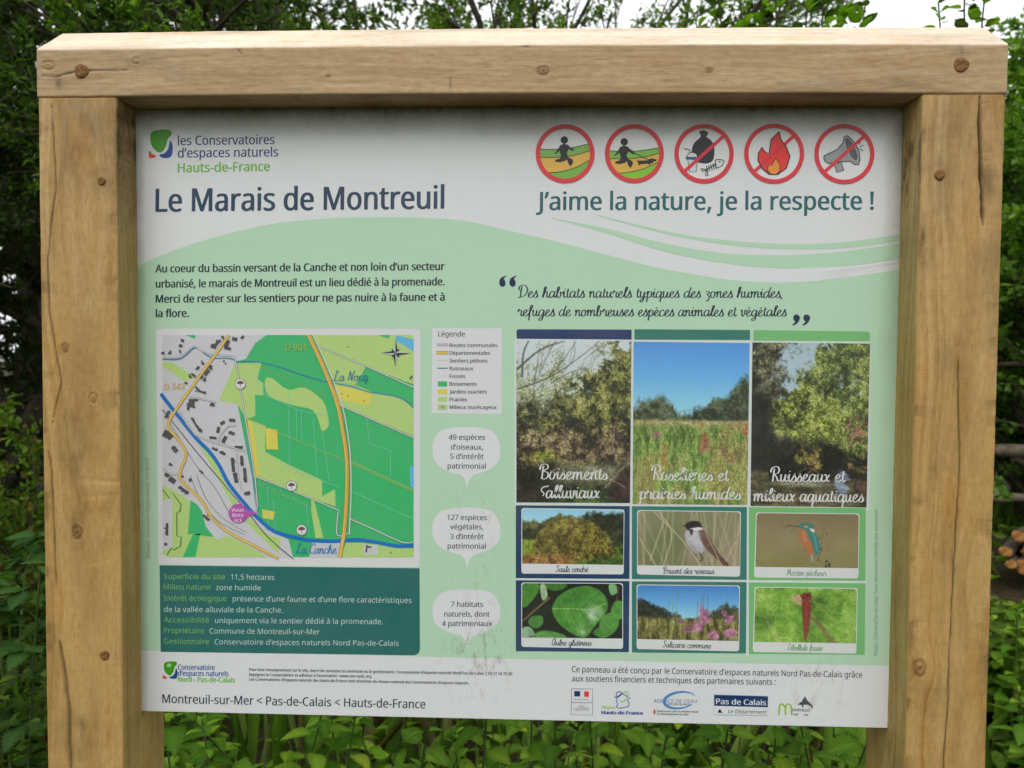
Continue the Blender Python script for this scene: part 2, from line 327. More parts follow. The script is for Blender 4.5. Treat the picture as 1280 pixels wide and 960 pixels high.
# ------------------------------------------------------------------ the printed panel
WHITE = lin((226, 228, 230)); GREEN = lin((185, 220, 190)); NAVY = lin((28, 48, 72)); TEAL = lin((28, 92, 88)); INK = lin((40, 48, 62))
def panel_material():
    m, nt, b = newmat('printed_laminate', .38, .45); L = nt.links
    col = N(nt, 'ShaderNodeAttribute', attribute_name='col'); tc = N(nt, 'ShaderNodeTexCoord')
    sp = N(nt, 'ShaderNodeSeparateXYZ'); L.new(tc.outputs['Object'], sp.inputs[0])
    n1 = N(nt, 'ShaderNodeTexNoise', i_Scale=9.0, i_Detail=6.0, i_Roughness=.65); L.new(tc.outputs['Object'], n1.inputs[0])
    n2 = N(nt, 'ShaderNodeTexNoise', i_Scale=60.0, i_Detail=5.0, i_Roughness=.7); L.new(tc.outputs['Object'], n2.inputs[0])
    n3 = N(nt, 'ShaderNodeTexNoise', i_Scale=420.0, i_Detail=2.0); L.new(tc.outputs['Object'], n3.inputs[0])
    def band(s, a, bb):   # 0..1 ramp
        mr = N(nt, 'ShaderNodeMapRange', i_1=a, i_2=bb, i_3=0.0, i_4=1.0); mr.clamp = True; L.new(s, mr.inputs[0]); return mr.outputs[0]
    # algae creeping in from the top edge and the right edge: z is 0 at the beam, x is 0 at the left post
    wob = math_(nt, 'MULTIPLY', math_(nt, 'SUBTRACT', n1.outputs[0], .5), .05)
    top = band(math_(nt, 'ADD', sp.outputs[2], math_(nt, 'MULTIPLY', wob, .6)), -.050, .004)
    top = math_(nt, 'POWER', top, 1.3)
    rt = band(math_(nt, 'ADD', sp.outputs[0], math_(nt, 'MULTIPLY', wob, .6)), XR - 2 * WR - .030, XR - 2 * WR + .004); rt = math_(nt, 'MULTIPLY', rt, band(sp.outputs[2], -.75, -.05))
    lf = band(math_(nt, 'ADD', sp.outputs[0], math_(nt, 'MULTIPLY', wob, .4)), .014, -.004); lf = math_(nt, 'MULTIPLY', lf, .6)
    edge = math_(nt, 'MAXIMUM', math_(nt, 'MAXIMUM', top, math_(nt, 'MULTIPLY', rt, .8)), lf)
    edge = math_(nt, 'MULTIPLY', edge, math_(nt, 'ADD', math_(nt, 'MULTIPLY', n2.outputs[0], .6), .62)); edge.node.use_clamp = True
    c = mixc(nt, col.outputs['Color'], (.10, .098, .025), edge)
    # splashes and smears low on the panel
    def blot(cx, cz, rx, rz):
        a = math_(nt, 'POWER', math_(nt, 'DIVIDE', math_(nt, 'SUBTRACT', sp.outputs[0], cx), rx), 2.0)
        d = math_(nt, 'POWER', math_(nt, 'DIVIDE', math_(nt, 'SUBTRACT', sp.outputs[2], cz), rz), 2.0)
        return math_(nt, 'EXPONENT', math_(nt, 'MULTIPLY', math_(nt, 'ADD', a, d), -1.0))
    def px(u, v):
        x, z = ray(u, v, DP); return float(x) - WL, float(z) - H
    bl = None
    for (u, v, rx, rz, k) in ((596, 830, .045, .055, 1.0), (600, 800, .04, .03, .8), (590, 650, .05, .06, .45), (1030, 850, .05, .05, .5), (600, 740, .04, .05, .35), (360, 800, .02, .2, .12), (1005, 870, .02, .02, .6)):
        q = math_(nt, 'MULTIPLY', blot(*px(u, v), rx, rz), k); bl = q if bl is None else math_(nt, 'ADD', bl, q)
    br = N(nt, 'ShaderNodeTexNoise', i_Scale=75.0, i_Detail=6.0, i_Roughness=.75); mp = N(nt, 'ShaderNodeMapping'); mp.inputs['Scale'].default_value = (1, 1, .45); L.new(tc.outputs['Object'], mp.inputs[0]); L.new(mp.outputs[0], br.inputs[0])
    bm = math_(nt, 'MULTIPLY', bl, band(br.outputs[0], .50, .68)); bm = math_(nt, 'MULTIPLY', bm, .60); bm.node.use_clamp = True
    c = mixc(nt, c, (.19, .16, .10), bm)
    # faint overall film and fly specks
    film = math_(nt, 'MULTIPLY', band(n1.outputs[0], .35, .75), .07)
    c = mixc(nt, c, (.42, .42, .36), film)
    vo = N(nt, 'ShaderNodeTexVoronoi', i_Scale=17.0); L.new(tc.outputs['Object'], vo.inputs[0])
    sc_ = N(nt, 'ShaderNodeSeparateColor'); L.new(vo.outputs['Color'], sc_.inputs[0])
    rad = math_(nt, 'MULTIPLY', math_(nt, 'POWER', sc_.outputs[0], 6.0), .028); spk = math_(nt, 'LESS_THAN', vo.outputs['Distance'], rad)
    c = mixc(nt, c, (.10, .10, .08), math_(nt, 'MULTIPLY', spk, .75))
    L.new(c, b.inputs['Base Color'])
    r = math_(nt, 'ADD', math_(nt, 'MULTIPLY', n1.outputs[0], .22), .30); L.new(r, b.inputs['Roughness'])
    bp = N(nt, 'ShaderNodeBump', i_Strength=.12, i_Distance=.0008); L.new(n1.outputs[0], bp.inputs['Height']); L.new(bp.outputs[0], b.inputs['Normal'])
    return m
M_print = panel_material()
# panel slab, let into grooves of the posts and the beam
x0, x1, z0, z1 = WL - .012, XR - WR + .012, ZB, H + .008
O = np.array([WL, DP, H])      # origin of the panel and of everything printed on it
def slab():
    n = 40; V = []; F = []
    b_ = .0012
    ring = [(x0, 0, z0, .0), (x1, 0, z0, 0), (x1, 0, z1, 0), (x0, 0, z1, 0)]
    V = [(x0 + b_, 0, z0 + b_), (x1 - b_, 0, z0 + b_), (x1 - b_, 0, z1), (x0 + b_, 0, z1),
         (x0, b_, z0), (x1, b_, z0), (x1, b_, z1), (x0, b_, z1),
         (x0, .010, z0), (x1, .010, z0), (x1, .010, z1), (x0, .010, z1)]
    F = [[0, 1, 2, 3], [4, 5, 1, 0], [5, 6, 2, 1], [7, 4, 0, 3], [6, 7, 3, 2], [8, 9, 5, 4], [9, 10, 6, 5], [11, 8, 4, 7], [10, 11, 7, 6], [11, 10, 9, 8]]
    V = np.array(V, float); V[:, 0] -= O[0]; V[:, 2] -= O[2]
    return mesh_np('panel', V, F, M_print, cols=np.tile(WHITE, (12, 1)))
panel = bpy.data.objects.new('panel', slab()); COL.objects.link(panel); panel.parent = board; panel.location = Vector(O) - BL
tag(panel, 'white and pale green printed panel with map, texts and pictures')
EPS = .00007
def catmull(pts, n=6, closed=False):
    P = [np.array(p, float) for p in pts]
    if len(P) < 3: return np.array(P)
    Q = ([P[-1]] + P + [P[0], P[1]]) if closed else ([2 * P[0] - P[1]] + P + [2 * P[-1] - P[-2]])
    out = []
    for i in range(1, len(Q) - 2):
        a, b, c, d = Q[i - 1:i + 3]
        for t in np.arange(n) / n:
            out.append(.5 * (2 * b + (c - a) * t + (2 * a - 5 * b + 4 * c - d) * t * t + (3 * b - a - 3 * c + d) * t ** 3))
    if not closed: out.append(P[-1])
    return np.array(out)
class Art:
    """flat print: everything is given in the pixels of a crop (ox, oy, scale) and lies in the plane of the panel"""
    def __init__(s, name, ox=0, oy=0, k=1.0):
        s.name = name; s.o = (ox, oy, k); s.V = []; s.F = []; s.C = []; s.n = 0; s.inc = 0
    def px(s, p):
        p = np.asarray(p, float); return p / s.o[2] + np.array(s.o[:2])
    def add(s, uv, faces, col, lay):
        x, z = ray(uv[:, 0], uv[:, 1], DP); V = np.stack([x - O[0], np.full(len(x), -(lay + s.inc) * EPS), z - O[2]], -1)
        s.inc = (s.inc + .045) % .9     # no two overlapping patches share a plane
        s.V.append(V); s.F += [[i + s.n for i in f] for f in faces]; s.n += len(V)
        c = np.asarray(col, float); s.C.append(np.tile(c, (len(V), 1)) if c.ndim == 1 else c)
    def poly(s, pts, col, lay, smooth=0, closed=True):
        p = s.px(pts)
        if smooth: p = catmull(p, smooth, True)
        from mathutils.geometry import tessellate_polygon
        tri = tessellate_polygon([[Vector((a, b, 0)) for a, b in p]])
        s.add(p, [list(t) for t in tri], col, lay)
    def rect(s, u0, v0, u1, v1, col, lay): s.poly([(u0, v0), (u1, v0), (u1, v1), (u0, v1)], col, lay)
    def quad(s, q, col, lay, rad=0, which=(1, 1, 1, 1)):
        """rounded quadrilateral, corners given clockwise from top left"""
        q = [np.array(p, float) for p in q]; out = []
        for i in range(4):
            p = q[i]; a = q[i - 1] - p; b = q[(i + 1) % 4] - p; a /= np.hypot(*a); b /= np.hypot(*b)
            if rad and which[i]:
                for t in np.linspace(0, 1, 7):
                    th = t * PI / 2; out.append(p + a * rad * (1 - math.sin(th)) + b * rad * (1 - math.cos(th)))
            else: out.append(p)
        s.poly(out, col, lay)
    def disc(s, u, v, r, col, lay, n=28, sy=1.0):
        a = np.linspace(0, 2 * PI, n, endpoint=False); s.poly(np.stack([u + r * np.cos(a), v + r * sy * np.sin(a)], -1), col, lay)
    def line(s, pts, w, col, lay, smooth=0, closed=False, dash=None):
        p = s.px(pts)
        if smooth: p = catmull(p, smooth, closed)
        p = np.array(p); w = np.asarray(w, float)
        if closed: p = np.vstack([p, p[:1]])
        if dash:
            L = np.concatenate([[0], np.cumsum(np.hypot(*np.diff(p, axis=0).T))]); t = 0
            while t < L[-1]:
                q = np.array([t, min(t + dash[0], L[-1])]); seg = np.stack([np.interp(q, L, p[:, 0]), np.interp(q, L, p[:, 1])], -1)
                s._strip(seg, w, col, lay); t += dash[0] + dash[1]
        else: s._strip(p, w, col, lay)
    def _strip(s, p, w, col, lay):
        if len(p) < 2: return
        d = np.gradient(p, axis=0) if len(p) > 2 else np.tile(p[1] - p[0], (2, 1))
        nn = np.stack([-d[:, 1], d[:, 0]], -1); nn /= np.maximum(np.hypot(nn[:, 0], nn[:, 1]), 1e-9)[:, None]
        hw = (np.broadcast_to(w, (len(p),)) / 2)[:, None]
        n = len(p); s.add(np.vstack([p + nn * hw, p - nn * hw]), [[i, i + 1, n + i + 1, n + i] for i in range(n - 1)], col, lay)
    def ring(s, u, v, r, w, col, lay, n=48):
        a = np.linspace(0, 2 * PI, n, endpoint=False); e = np.stack([np.cos(a), np.sin(a)], -1); c = np.array([u, v])
        p = np.vstack([s.px(c + e * (r + w / 2)), s.px(c + e * (r - w / 2))])
        s.add(p, [[i, (i + 1) % n, n + (i + 1) % n, n + i] for i in range(n)], col, lay)
    def text(s, body, u0, v0, u1, v1, cap, col, lay, bold=0.0, slant=0.0, up=None):
        """one line from the foot of its first letter (u0, v0) to the foot of its last; cap = height of a capital, all in picture units"""
        T, F, w = glyphs(body); a = s.px((u0, v0)); b = s.px((u1, v1)); ch = cap / s.o[2] / CAPH
        d = (b - a) / w
        if up is None: upv = np.array([.012, -1.0])
        else: upv = np.array(up, float)
        uv = a + T[:, :1] * d + T[:, 1:2] * upv * ch + (T[:, 1:2] * slant * ch) * np.array([1, 0])
        if bold <= 0: s.add(uv, F, col, lay)
        else:
            for q in (-1, 1): s.add(uv + np.array([q * bold * d[0] if up is None else 0, 0]) , F, col, lay)
            s.add(uv + np.array([0, .5 * bold * ch]), F, col, lay)
    def script(s, body, u0, v0, u1, v1, xh, col, lay, thick=.20, thin=.07, slant=.10, up=(0, -1)):
        strokes, w = cursive(body); col = np.asarray(col); a = s.px((u0, v0)); b = s.px((u1, v1)); d = (b - a) / w; k = xh / s.o[2]; up = np.array(up, float)
        for st_, big in strokes:
            p = np.array(catmull(st_, 6) if len(st_) > 2 else st_, float)
            p[:, 1] = np.where(p[:, 1] > 1, 1 + (p[:, 1] - 1) * (1.0 if big else .68), np.where(p[:, 1] < 0, p[:, 1] * .75, p[:, 1]))
            uv = a + p[:, :1] * d + p[:, 1:2] * k * up + p[:, 1:2] * slant * k * np.array([1, 0])
            g = np.gradient(uv, axis=0); vert = np.abs(g[:, 1]) / np.maximum(np.hypot(g[:, 0], g[:, 1]), 1e-9)
            s._strip(uv, k * (thin + (thick - thin) * vert ** 1.5), col, lay)
    def build(s, label=None, parent=None, name=None):
        if not s.V: return None
        V = np.vstack(s.V); C_ = np.vstack(s.C)
        me = mesh_np(s.name, V, s.F, M_print, cols=C_)
        o = bpy.data.objects.new(name or s.name, me); COL.objects.link(o); o.parent = parent or panel
        if label: o['label'] = label
        return o
_GC = {}
try: FONT = bpy.data.fonts.load(bpy.utils.resource_path('LOCAL') + '/datafiles/fonts/NotoSansHebrew-Regular.woff2')   # Blender's own
except Exception: FONT = None
def _rawglyph(body, bold):
    f = bpy.data.curves.new('t', 'FONT'); f.body = body; f.resolution_u = 2
    if FONT: f.font = FONT
    o = bpy.data.objects.new('t', f); COL.objects.link(o)
    dg = bpy.context.evaluated_depsgraph_get(); dg.update(); me = bpy.data.meshes.new_from_object(o.evaluated_get(dg))
    n = len(me.vertices); V = np.zeros(n * 3, dtype=np.float32); me.vertices.foreach_get('co', V); F = [list(p.vertices) for p in me.polygons]
    V = V.reshape(-1, 3)[:, :2].astype(float); bpy.data.meshes.remove(me); bpy.data.objects.remove(o); bpy.data.curves.remove(f)
    return V, F
def glyphs(body, bold=0.0):
    if (body, bold) not in _GC:
        V, F = _rawglyph(body, bold); x = V[:, 0].min(); V[:, 0] -= x; _GC[(body, bold)] = (V, F, V[:, 0].max())
    return _GC[(body, bold)]
CAPH = float(_rawglyph('H', 0.0)[0][:, 1].max())
# ---- a hand-drawn round script; every letter is one or two pen strokes (x-height 1)
BOWL = [(.78, .80), (.45, 1.0), (.14, .72), (.07, .32), (.26, .0), (.52, .15), (.72, .55), (.80, .95)]
U_ = [(0, .7), (.14, .95), (.13, .3), (.32, 0), (.56, .3), (.70, .95)]
CUR = {
 'a': (1.02, [BOWL, [(.80, .95), (.74, .3), (.86, .02), (1.08, .22)]]),
 'b': (.98, [[(-.05, .1), (.22, .8), (.42, 1.7), (.30, 2.0), (.17, 1.7), (.13, .5), (.24, .02), (.52, .05), (.70, .45), (.60, .88), (.78, .78), (1.0, .85)]]),
 'c': (.78, [[(.65, .78), (.5, 1.), (.2, .85), (.07, .4), (.22, .02), (.52, .05), (.82, .3)]]),
 'd': (1.02, [BOWL, [(1.02, 1.95), (.86, 1.3), (.75, .4), (.86, .02), (1.08, .22)]]),
 'e': (.82, [[(.0, .25), (.35, .48), (.6, .8), (.45, 1.), (.17, .75), (.10, .3), (.32, .0), (.6, .08), (.86, .32)]]),
 'f': (.62, [[(-.05, .1), (.3, .8), (.56, 1.7), (.46, 2.05), (.29, 1.7), (.23, .5), (.2, -.6), (.12, -.9)], [(.0, .9), (.25, .95), (.55, .97)]]),
 'g': (1.0, [BOWL, [(.80, .95), (.74, .0), (.62, -.7), (.32, -.92), (.15, -.62), (.5, -.25), (1.05, .2)]]),
 'h': (1.0, [[(0, .1), (.3, 1.0), (.46, 1.8), (.32, 2.0), (.2, 1.5), (.15, 0)], [(.17, .4), (.4, .9), (.64, .95), (.67, .5), (.72, .05), (.9, .08), (1.04, .25)]]),
 'i': (.5, [[(0, .5), (.2, .97), (.18, .3), (.32, .02), (.54, .22)], [(.25, 1.40), (.28, 1.58)]]),
 'l': (.54, [[(-.05, .15), (.3, .9), (.52, 1.7), (.41, 2.0), (.26, 1.7), (.19, .5), (.32, .02), (.58, .22)]]),
 'm': (1.45, [[(0, .7), (.15, .97), (.15, 0)], [(.17, .45), (.38, .9), (.58, .92), (.60, .4), (.60, 0)], [(.62, .45), (.85, .92), (1.08, .92), (1.10, .4), (1.18, .03), (1.48, .22)]]),
 'n': (.96, [[(0, .7), (.15, .97), (.15, 0)], [(.17, .45), (.4, .9), (.62, .95), (.65, .4), (.74, .03), (1.0, .22)]]),
 'o': (.88, [[(.55, .95), (.22, .92), (.07, .4), (.26, 0), (.55, .1), (.68, .6), (.5, .98), (.62, .8), (.95, .82)]]),
 'p': (.92, [[(0, .6), (.2, .97), (.17, .1), (.14, -.9)], [(.18, .5), (.4, .95), (.70, .85), (.72, .3), (.45, .0), (.2, .15)], [(.6, .1), (.95, .25)]]),
 'q': (1.0, [BOWL, [(.80, .95), (.74, .1), (.70, -.9)], [(.70, -.3), (1.05, .2)]]),
 'r': (.78, [[(0, .6), (.14, 1.12), (.26, .9), (.56, .85), (.5, .4), (.6, .02), (.84, .22)]]),
 's': (.72, [[(0, .1), (.33, .85), (.40, 1.12), (.42, .8), (.60, .4), (.42, .0), (.12, .06)], [(.5, .05), (.76, .25)]]),
 't': (.54, [[(.26, 1.6), (.19, .4), (.32, .02), (.58, .25)], [(0, 1.0), (.22, 1.02), (.48, 1.05)]]),
 'u': (.98, [U_, [(.70, .95), (.67, .25), (.82, .02), (1.02, .2)]]),
 'v': (.82, [[(0, .8), (.15, .97), (.2, .2), (.36, .0), (.6, .4), (.62, .95), (.9, .85)]]),
 'x': (.78, [[(0, .85), (.2, .92), (.46, .1), (.74, .15)], [(.66, .92), (.38, .5), (.08, .05)]]),
 'y': (.98, [U_, [(.70, .95), (.64, 0), (.5, -.7), (.26, -.92), (.13, -.6), (.5, -.2), (1.0, .2)]]),
 'z': (.74, [[(.05, .85), (.3, 1.), (.6, .85), (.3, .45), (.55, .3), (.6, -.2), (.4, -.7), (.18, -.6)]]),
 'D': (1.5, [[(.50, 1.75), (.42, .9), (.38, .15), (0, .02), (.5, .08), (1.1, .4), (1.38, 1.2), (.95, 1.9), (.3, 1.85), (.05, 1.4), (.3, 1.15)]]),
 'B': (1.25, [[(.42, 1.7), (.38, .9), (.35, .05)], [(.0, 1.2), (.15, 1.8), (.8, 1.95), (1.02, 1.5), (.55, 1.05), (1.02, .85), (1.08, .3), (.62, 0), (.2, .15)]]),
 'R': (1.25, [[(.42, 1.7), (.38, .9), (.33, .0)], [(.0, 1.2), (.12, 1.75), (.72, 1.98), (1.06, 1.6), (.92, 1.1), (.5, 1.0), (.8, .6), (1.0, .08), (1.3, .2)]]),
 'S': (1.0, [[(.88, 1.55), (.6, 1.95), (.3, 1.6), (.5, 1.1), (.76, .6), (.5, .03), (.08, .12), (.1, .45)]]),
 'A': (1.28, [[(.95, 1.5), (.55, 1.95), (.15, 1.25), (.07, .5), (.4, 0), (.8, .6), (1.02, 1.85)], [(1.02, 1.85), (.97, .3), (1.1, .02), (1.32, .2)]]),
 'L': (1.15, [[(.82, 1.6), (.62, 2.0), (.42, 1.5), (.36, .7), (.22, .12), (.0, .12), (.3, .2), (.65, .0), (1.1, .2)]]),
 'M': (1.42, [[(0, .1), (.2, .4), (.36, 1.85), (.66, .5), (1.02, 1.85), (1.06, .3), (1.22, .02), (1.45, .2)]]),
 'N': (1.25, [[(0, .1), (.18, .3), (.32, 1.85), (.82, .1), (.92, 1.2), (1.15, 1.95)]]),
 'C': (1.05, [[(1.02, 1.5), (.72, 1.95), (.27, 1.5), (.1, .7), (.42, .0), (.82, .1), (1.08, .4)]]),
 ',': (.35, [[(.12, .1), (.15, -.05), (.05, -.3)]]), '.': (.35, [[(.1, .02), (.16, .12)]]), ' ': (.62, []), '&': (1, []),
}
def cursive(body):
    import unicodedata
    x = 0; out = []
    for ch in unicodedata.normalize('NFD', body):
        if ch == '\u0301': out.append(([(x - .55, 1.30), (x - .32, 1.60)], 0)); continue
        if ch == '\u0300': out.append(([(x - .62, 1.60), (x - .42, 1.30)], 0)); continue
        if ch == '\u0302': out.append(([(x - .68, 1.30), (x - .45, 1.6), (x - .25, 1.30)], 0)); continue
        adv, st_ = CUR[ch]; out += [([(p[0] + x, p[1]) for p in q], ch.isupper()) for q in st_]; x += adv
    return out, x
# ---- background shapes
a = Art('background_print')
hill = [(166, 337), (172, 333.5), (195, 322), (240, 305), (290, 291), (340, 280), (400, 273.5), (460, 271.5), (520, 272), (580, 276), (640, 289), (700, 303), (760, 319), (820, 334), (880, 345), (925, 351), (975, 353), (1020, 351), (1058, 347)]
hill = catmull(hill, 5)
rest = [(1058, 345), (1130, 333.5), (1136, 333), (1136, 832.5), (900, 828), (640, 824), (400, 817), (166, 813)]
rest = [(1130, 336), (1140, 336), (1140, 832.5), (900, 828.5), (640, 823.5), (400, 817.5), (166, 813)]
a.poly([tuple(p) for p in hill] + rest, GREEN, 1)
# ribbons that cross the white
def ribbon(top, bot, col, lay):
    t = catmull(top, 6); b_ = catmull(bot, 6)[::-1]; a.poly([tuple(p) for p in t] + [tuple(p) for p in b_], col, lay)
ribbon([(740, 267), (790, 279), (860, 294), (940, 303), (1010, 305), (1070, 301), (1132, 291.5)], [(742, 268), (790, 281.5), (860, 298), (940, 309), (1010, 311.5), (1070, 308.5), (1132, 300)], GREEN, 3)
ribbon([(690, 272), (760, 286), (830, 304), (900, 316), (970, 319), (1050, 314.5), (1132, 303.5)], [(690, 273), (760, 292), (830, 314), (900, 328), (970, 335), (1050, 333.5), (1132, 322)], GREEN, 3)
# white swoosh under them, ends in dry-brush tips
ribbon([(1000, 335), (1040, 334), (1090, 330), (1132, 323.8)], [(1000, 349), (1030, 341), (1080, 334.5), (1132, 327.5)], WHITE, 4)
for t_, b_ in ((((985, 342), (1030, 342), (1075, 337)), ((985, 352), (1030, 345.5), (1075, 337.5))), (((985, 346), (1020, 347), (1060, 343)), ((985, 353), (1020, 351.5), (1060, 344)))):
    ribbon(list(t_), list(b_), WHITE, 4)
a.build('pale green wave with thin ribbons on the white ground')
# ---- logo at the top left
def cen_logo(a, ox, oy, k, L_, col=True):
    """ox, oy: corner in the units of the art, k: size"""
    T = lambda pts: [(ox + x * k, oy + y * k) for x, y in pts]
    a.poly(T([(8, 8), (30, 2), (52, 4), (53, 15), (46, 22), (41, 40), (33, 52), (24, 54), (12, 44), (6, 30)]), lin((66, 160, 20)), L_, 5)
    a.poly(T([(52, 27), (57, 42), (54, 62), (44, 67), (32, 66), (26, 60), (38, 56), (46, 46), (49, 34)]), lin((18, 74, 150)), L_ + 1, 5)
    a.poly(T([(4, 50), (10, 58), (19, 62), (12, 67), (3, 66), (2, 58)]), lin((226, 86, 50)), L_ + 1, 5)
a = Art('conservatory_logo'); cen_logo(a, 185, 161, .545, 2)
BL2 = lin((42, 66, 128)); GR2 = lin((120, 190, 60))
a.text('les Conservatoires', 222.5, 181.5, 343, 180, 11.5, BL2, 3, .012)
a.text('d’espaces naturels', 222.5, 197, 347.5, 195.5, 11.5, BL2, 3, .012)
a.text('Hauts-de-France', 222.5, 215.5, 337, 213.5, 11.5, GR2, 3, .02)
a.build('green, blue and orange leaf logo with its name')
a = Art('title'); a.text('Le Marais de Montreuil', 195, 264.5, 554.5, 260.5, 28.5, lin((40, 66, 92)), 3, .020); a.build('large dark blue title lettering')
a = Art('slogan'); a.text('J’aime la nature, je la respecte !', 670.5, 262.5, 1091.5, 262, 22.5, lin((40, 100, 108)), 3, .018); a.build('teal slogan under the round signs')
a = Art('introduction_text')
for body, x, y, x2, y2 in (('Au coeur du bassin versant de la Canche et non loin d’un secteur', 194.5, 340.5, 555.5, 337.5), ('urbanisé, le marais de Montreuil est un lieu dédié à la promenade.', 195, 359.5, 555.5, 356.5),
                           ('Merci de rester sur les sentiers pour ne pas nuire à la faune et à', 195, 378.3, 555.5, 375.8), ('la flore.', 195, 396.5, 236, 396)):
    a.text(body, x, y, x2, y2, 9.6, lin((34, 48, 62)), 3, .030)
a.build()
# ---- round signs.  crop 1: 660,145 x7.111   crop 2: 835,145 x4.741
RED = lin((226, 58, 72)); BLK = lin((34, 36, 44)); GRS = lin((128, 186, 66)); PATH = lin((232, 184, 84)); OUT = lin((38, 40, 20))
def round_sign(name, label, ox, oy, k, cx, cy, r, wd, draw, bar):
    a = Art(name, ox, oy, k); a.disc(cx, cy, r, lin((232, 233, 234)), 2, 40); draw(a)
    if bar:
        d = r * .715; a.line([(cx - d, cy + d * .9), (cx + d, cy - d * .9)], wd / k * .78, RED, 10)
    a.ring(cx, cy, r, wd, RED, 12); return a.build(label)
def hills(a, cx, cy, r, y1, y2, y3, gtop, gbot):
    """y1,y2,y3: three curves given as points"""
    def clip(pts): 
        out = []
        for x, y in pts:
            d = math.hypot(x - cx, y - cy)
            if d > r: x, y = cx + (x - cx) / d * r, cy + (y - cy) / d * r
            out.append((x, y))
        return out
    c1, c2, c3 = catmull(y1, 5), catmull(y2, 5), catmull(y3, 5)
    a.poly(clip([tuple(p) for p in c1] + [tuple(p) for p in c2[::-1]]), gtop, 3)
    a.poly(clip([tuple(p) for p in c2] + [tuple(p) for p in c3[::-1]]), PATH, 3)
    ang = np.linspace(math.atan2(c3[-1][1] - cy, c3[-1][0] - cx), math.atan2(c3[0][1] - cy, c3[0][0] - cx), 16)
    a.poly(clip([tuple(p) for p in c3]) + [(cx + r * math.cos(t), cy + r * math.sin(t)) for t in ang[::-1]][::-1], gbot, 3)
    for c in (c1, c2, c3): a.line(clip([tuple(p) for p in c]), .95, OUT, 4)
def walker(a, dx, dy, arm=False):
    T = lambda pts: [(x + dx, y + dy) for x, y in pts]
    a.disc(323 + dx, 214 + dy, 33, BLK, 6)
    a.poly(T([(285, 262), (320, 246), (352, 258), (360, 290), (345, 330), (355, 365), (395, 385), (402, 410), (380, 446), (362, 430), (345, 385), (330, 400), (280, 412), (240, 404), (245, 390), (285, 378), (292, 350), (280, 310), (240, 342), (236, 334), (270, 290)]), BLK, 6)
    a.line(T([(345, 260), (372, 288), (405, 306)]), 2.6 if not arm else 2.0, BLK, 6)
def d1(a):
    hills(a, 330, 336, 242, [(100, 294), (250, 296), (400, 280), (570, 240)], [(90, 367), (280, 367), (420, 348), (575, 300)], [(150, 505), (280, 497), (430, 455), (560, 385)], lin((130, 186, 90)), lin((120, 186, 76)))
    walker(a, 0, 0)
def d2(a):
    hills(a, 945, 335, 242, [(690, 306), (860, 318), (1000, 308), (1190, 280)], [(700, 380), (880, 380), (1030, 366), (1190, 325)], [(770, 512), (900, 500), (1040, 465), (1180, 400)], lin((132, 194, 80)), lin((132, 206, 60)))
    walker(a, 532, 16)
    a.line([(885, 312), (950, 334), (1010, 362), (1080, 392)], 1.0, OUT, 7)
    a.line([(888, 300), (920, 325), (950, 334)], 2.2, BLK, 6)
    a.poly([(962, 385), (985, 398), (1060, 394), (1095, 376), (1142, 386), (1140, 402), (1110, 408), (1112, 424), (1094, 418), (1078, 442), (1068, 424), (1000, 428), (988, 446), (980, 424), (974, 405)], BLK, 6)
def d3(a):
    a.poly([(185, 92), (210, 84), (236, 96), (236, 110), (228, 124), (250, 140), (272, 172), (274, 230), (262, 268), (225, 282), (180, 276), (150, 262), (140, 210), (155, 160), (190, 128), (192, 112)], lin((48, 50, 54)), 4, 3)
    a.poly([(115, 250), (176, 250), (166, 332), (128, 332)], lin((210, 222, 228)), 5)
    for p in ([(116, 256), (128, 332), (166, 332), (176, 256)],): a.line(p, .8, BLK, 6)
    a.poly([(104, 242), (182, 246), (180, 262), (106, 258)], lin((48, 96, 140)), 6)
    a.poly([(114, 242), (122, 222), (145, 216), (168, 226), (174, 244)], lin((220, 222, 224)), 6); a.line([(114, 242), (122, 222), (145, 216), (168, 226), (174, 244)], .9, BLK, 7, 3)
    a.line([(95, 193), (126, 200), (134, 220)], 1.0, BLK, 7)
    a.line([(280, 260), (312, 258), (332, 266), (322, 292), (296, 308), (280, 300), (280, 262)], 1.1, BLK, 6); a.disc(306, 272, 5, BLK, 7, 10)
    a.line([(285, 284), (225, 318)], 1.4, BLK, 6)
    for i in range(5): x = 228 + i * 13; a.line([(x - 2, 296 - i * 5), (x + 8, 330 - i * 4)], 1.1, BLK, 6)
    a.line([(225, 320), (196, 312), (206, 328), (226, 322), (222, 350), (236, 352), (232, 322)], 1.1, BLK, 6, 3)
def d4(a):
    fl = [(658, 94), (610, 140), (598, 225), (570, 210), (558, 184), (535, 220), (532, 262), (560, 315), (600, 345), (650, 346), (700, 310), (722, 240), (700, 185), (668, 140)]
    a.poly(fl, lin((238, 66, 62)), 4); a.line(fl + fl[:1], 1.3, BLK, 11)
    f2 = [(638, 250), (626, 270), (610, 295), (598, 286), (586, 318), (604, 344), (640, 347), (662, 325), (662, 290)]
    a.poly(f2, lin((244, 150, 60)), 11.5); a.line(f2 + f2[:1], .9, BLK, 12)
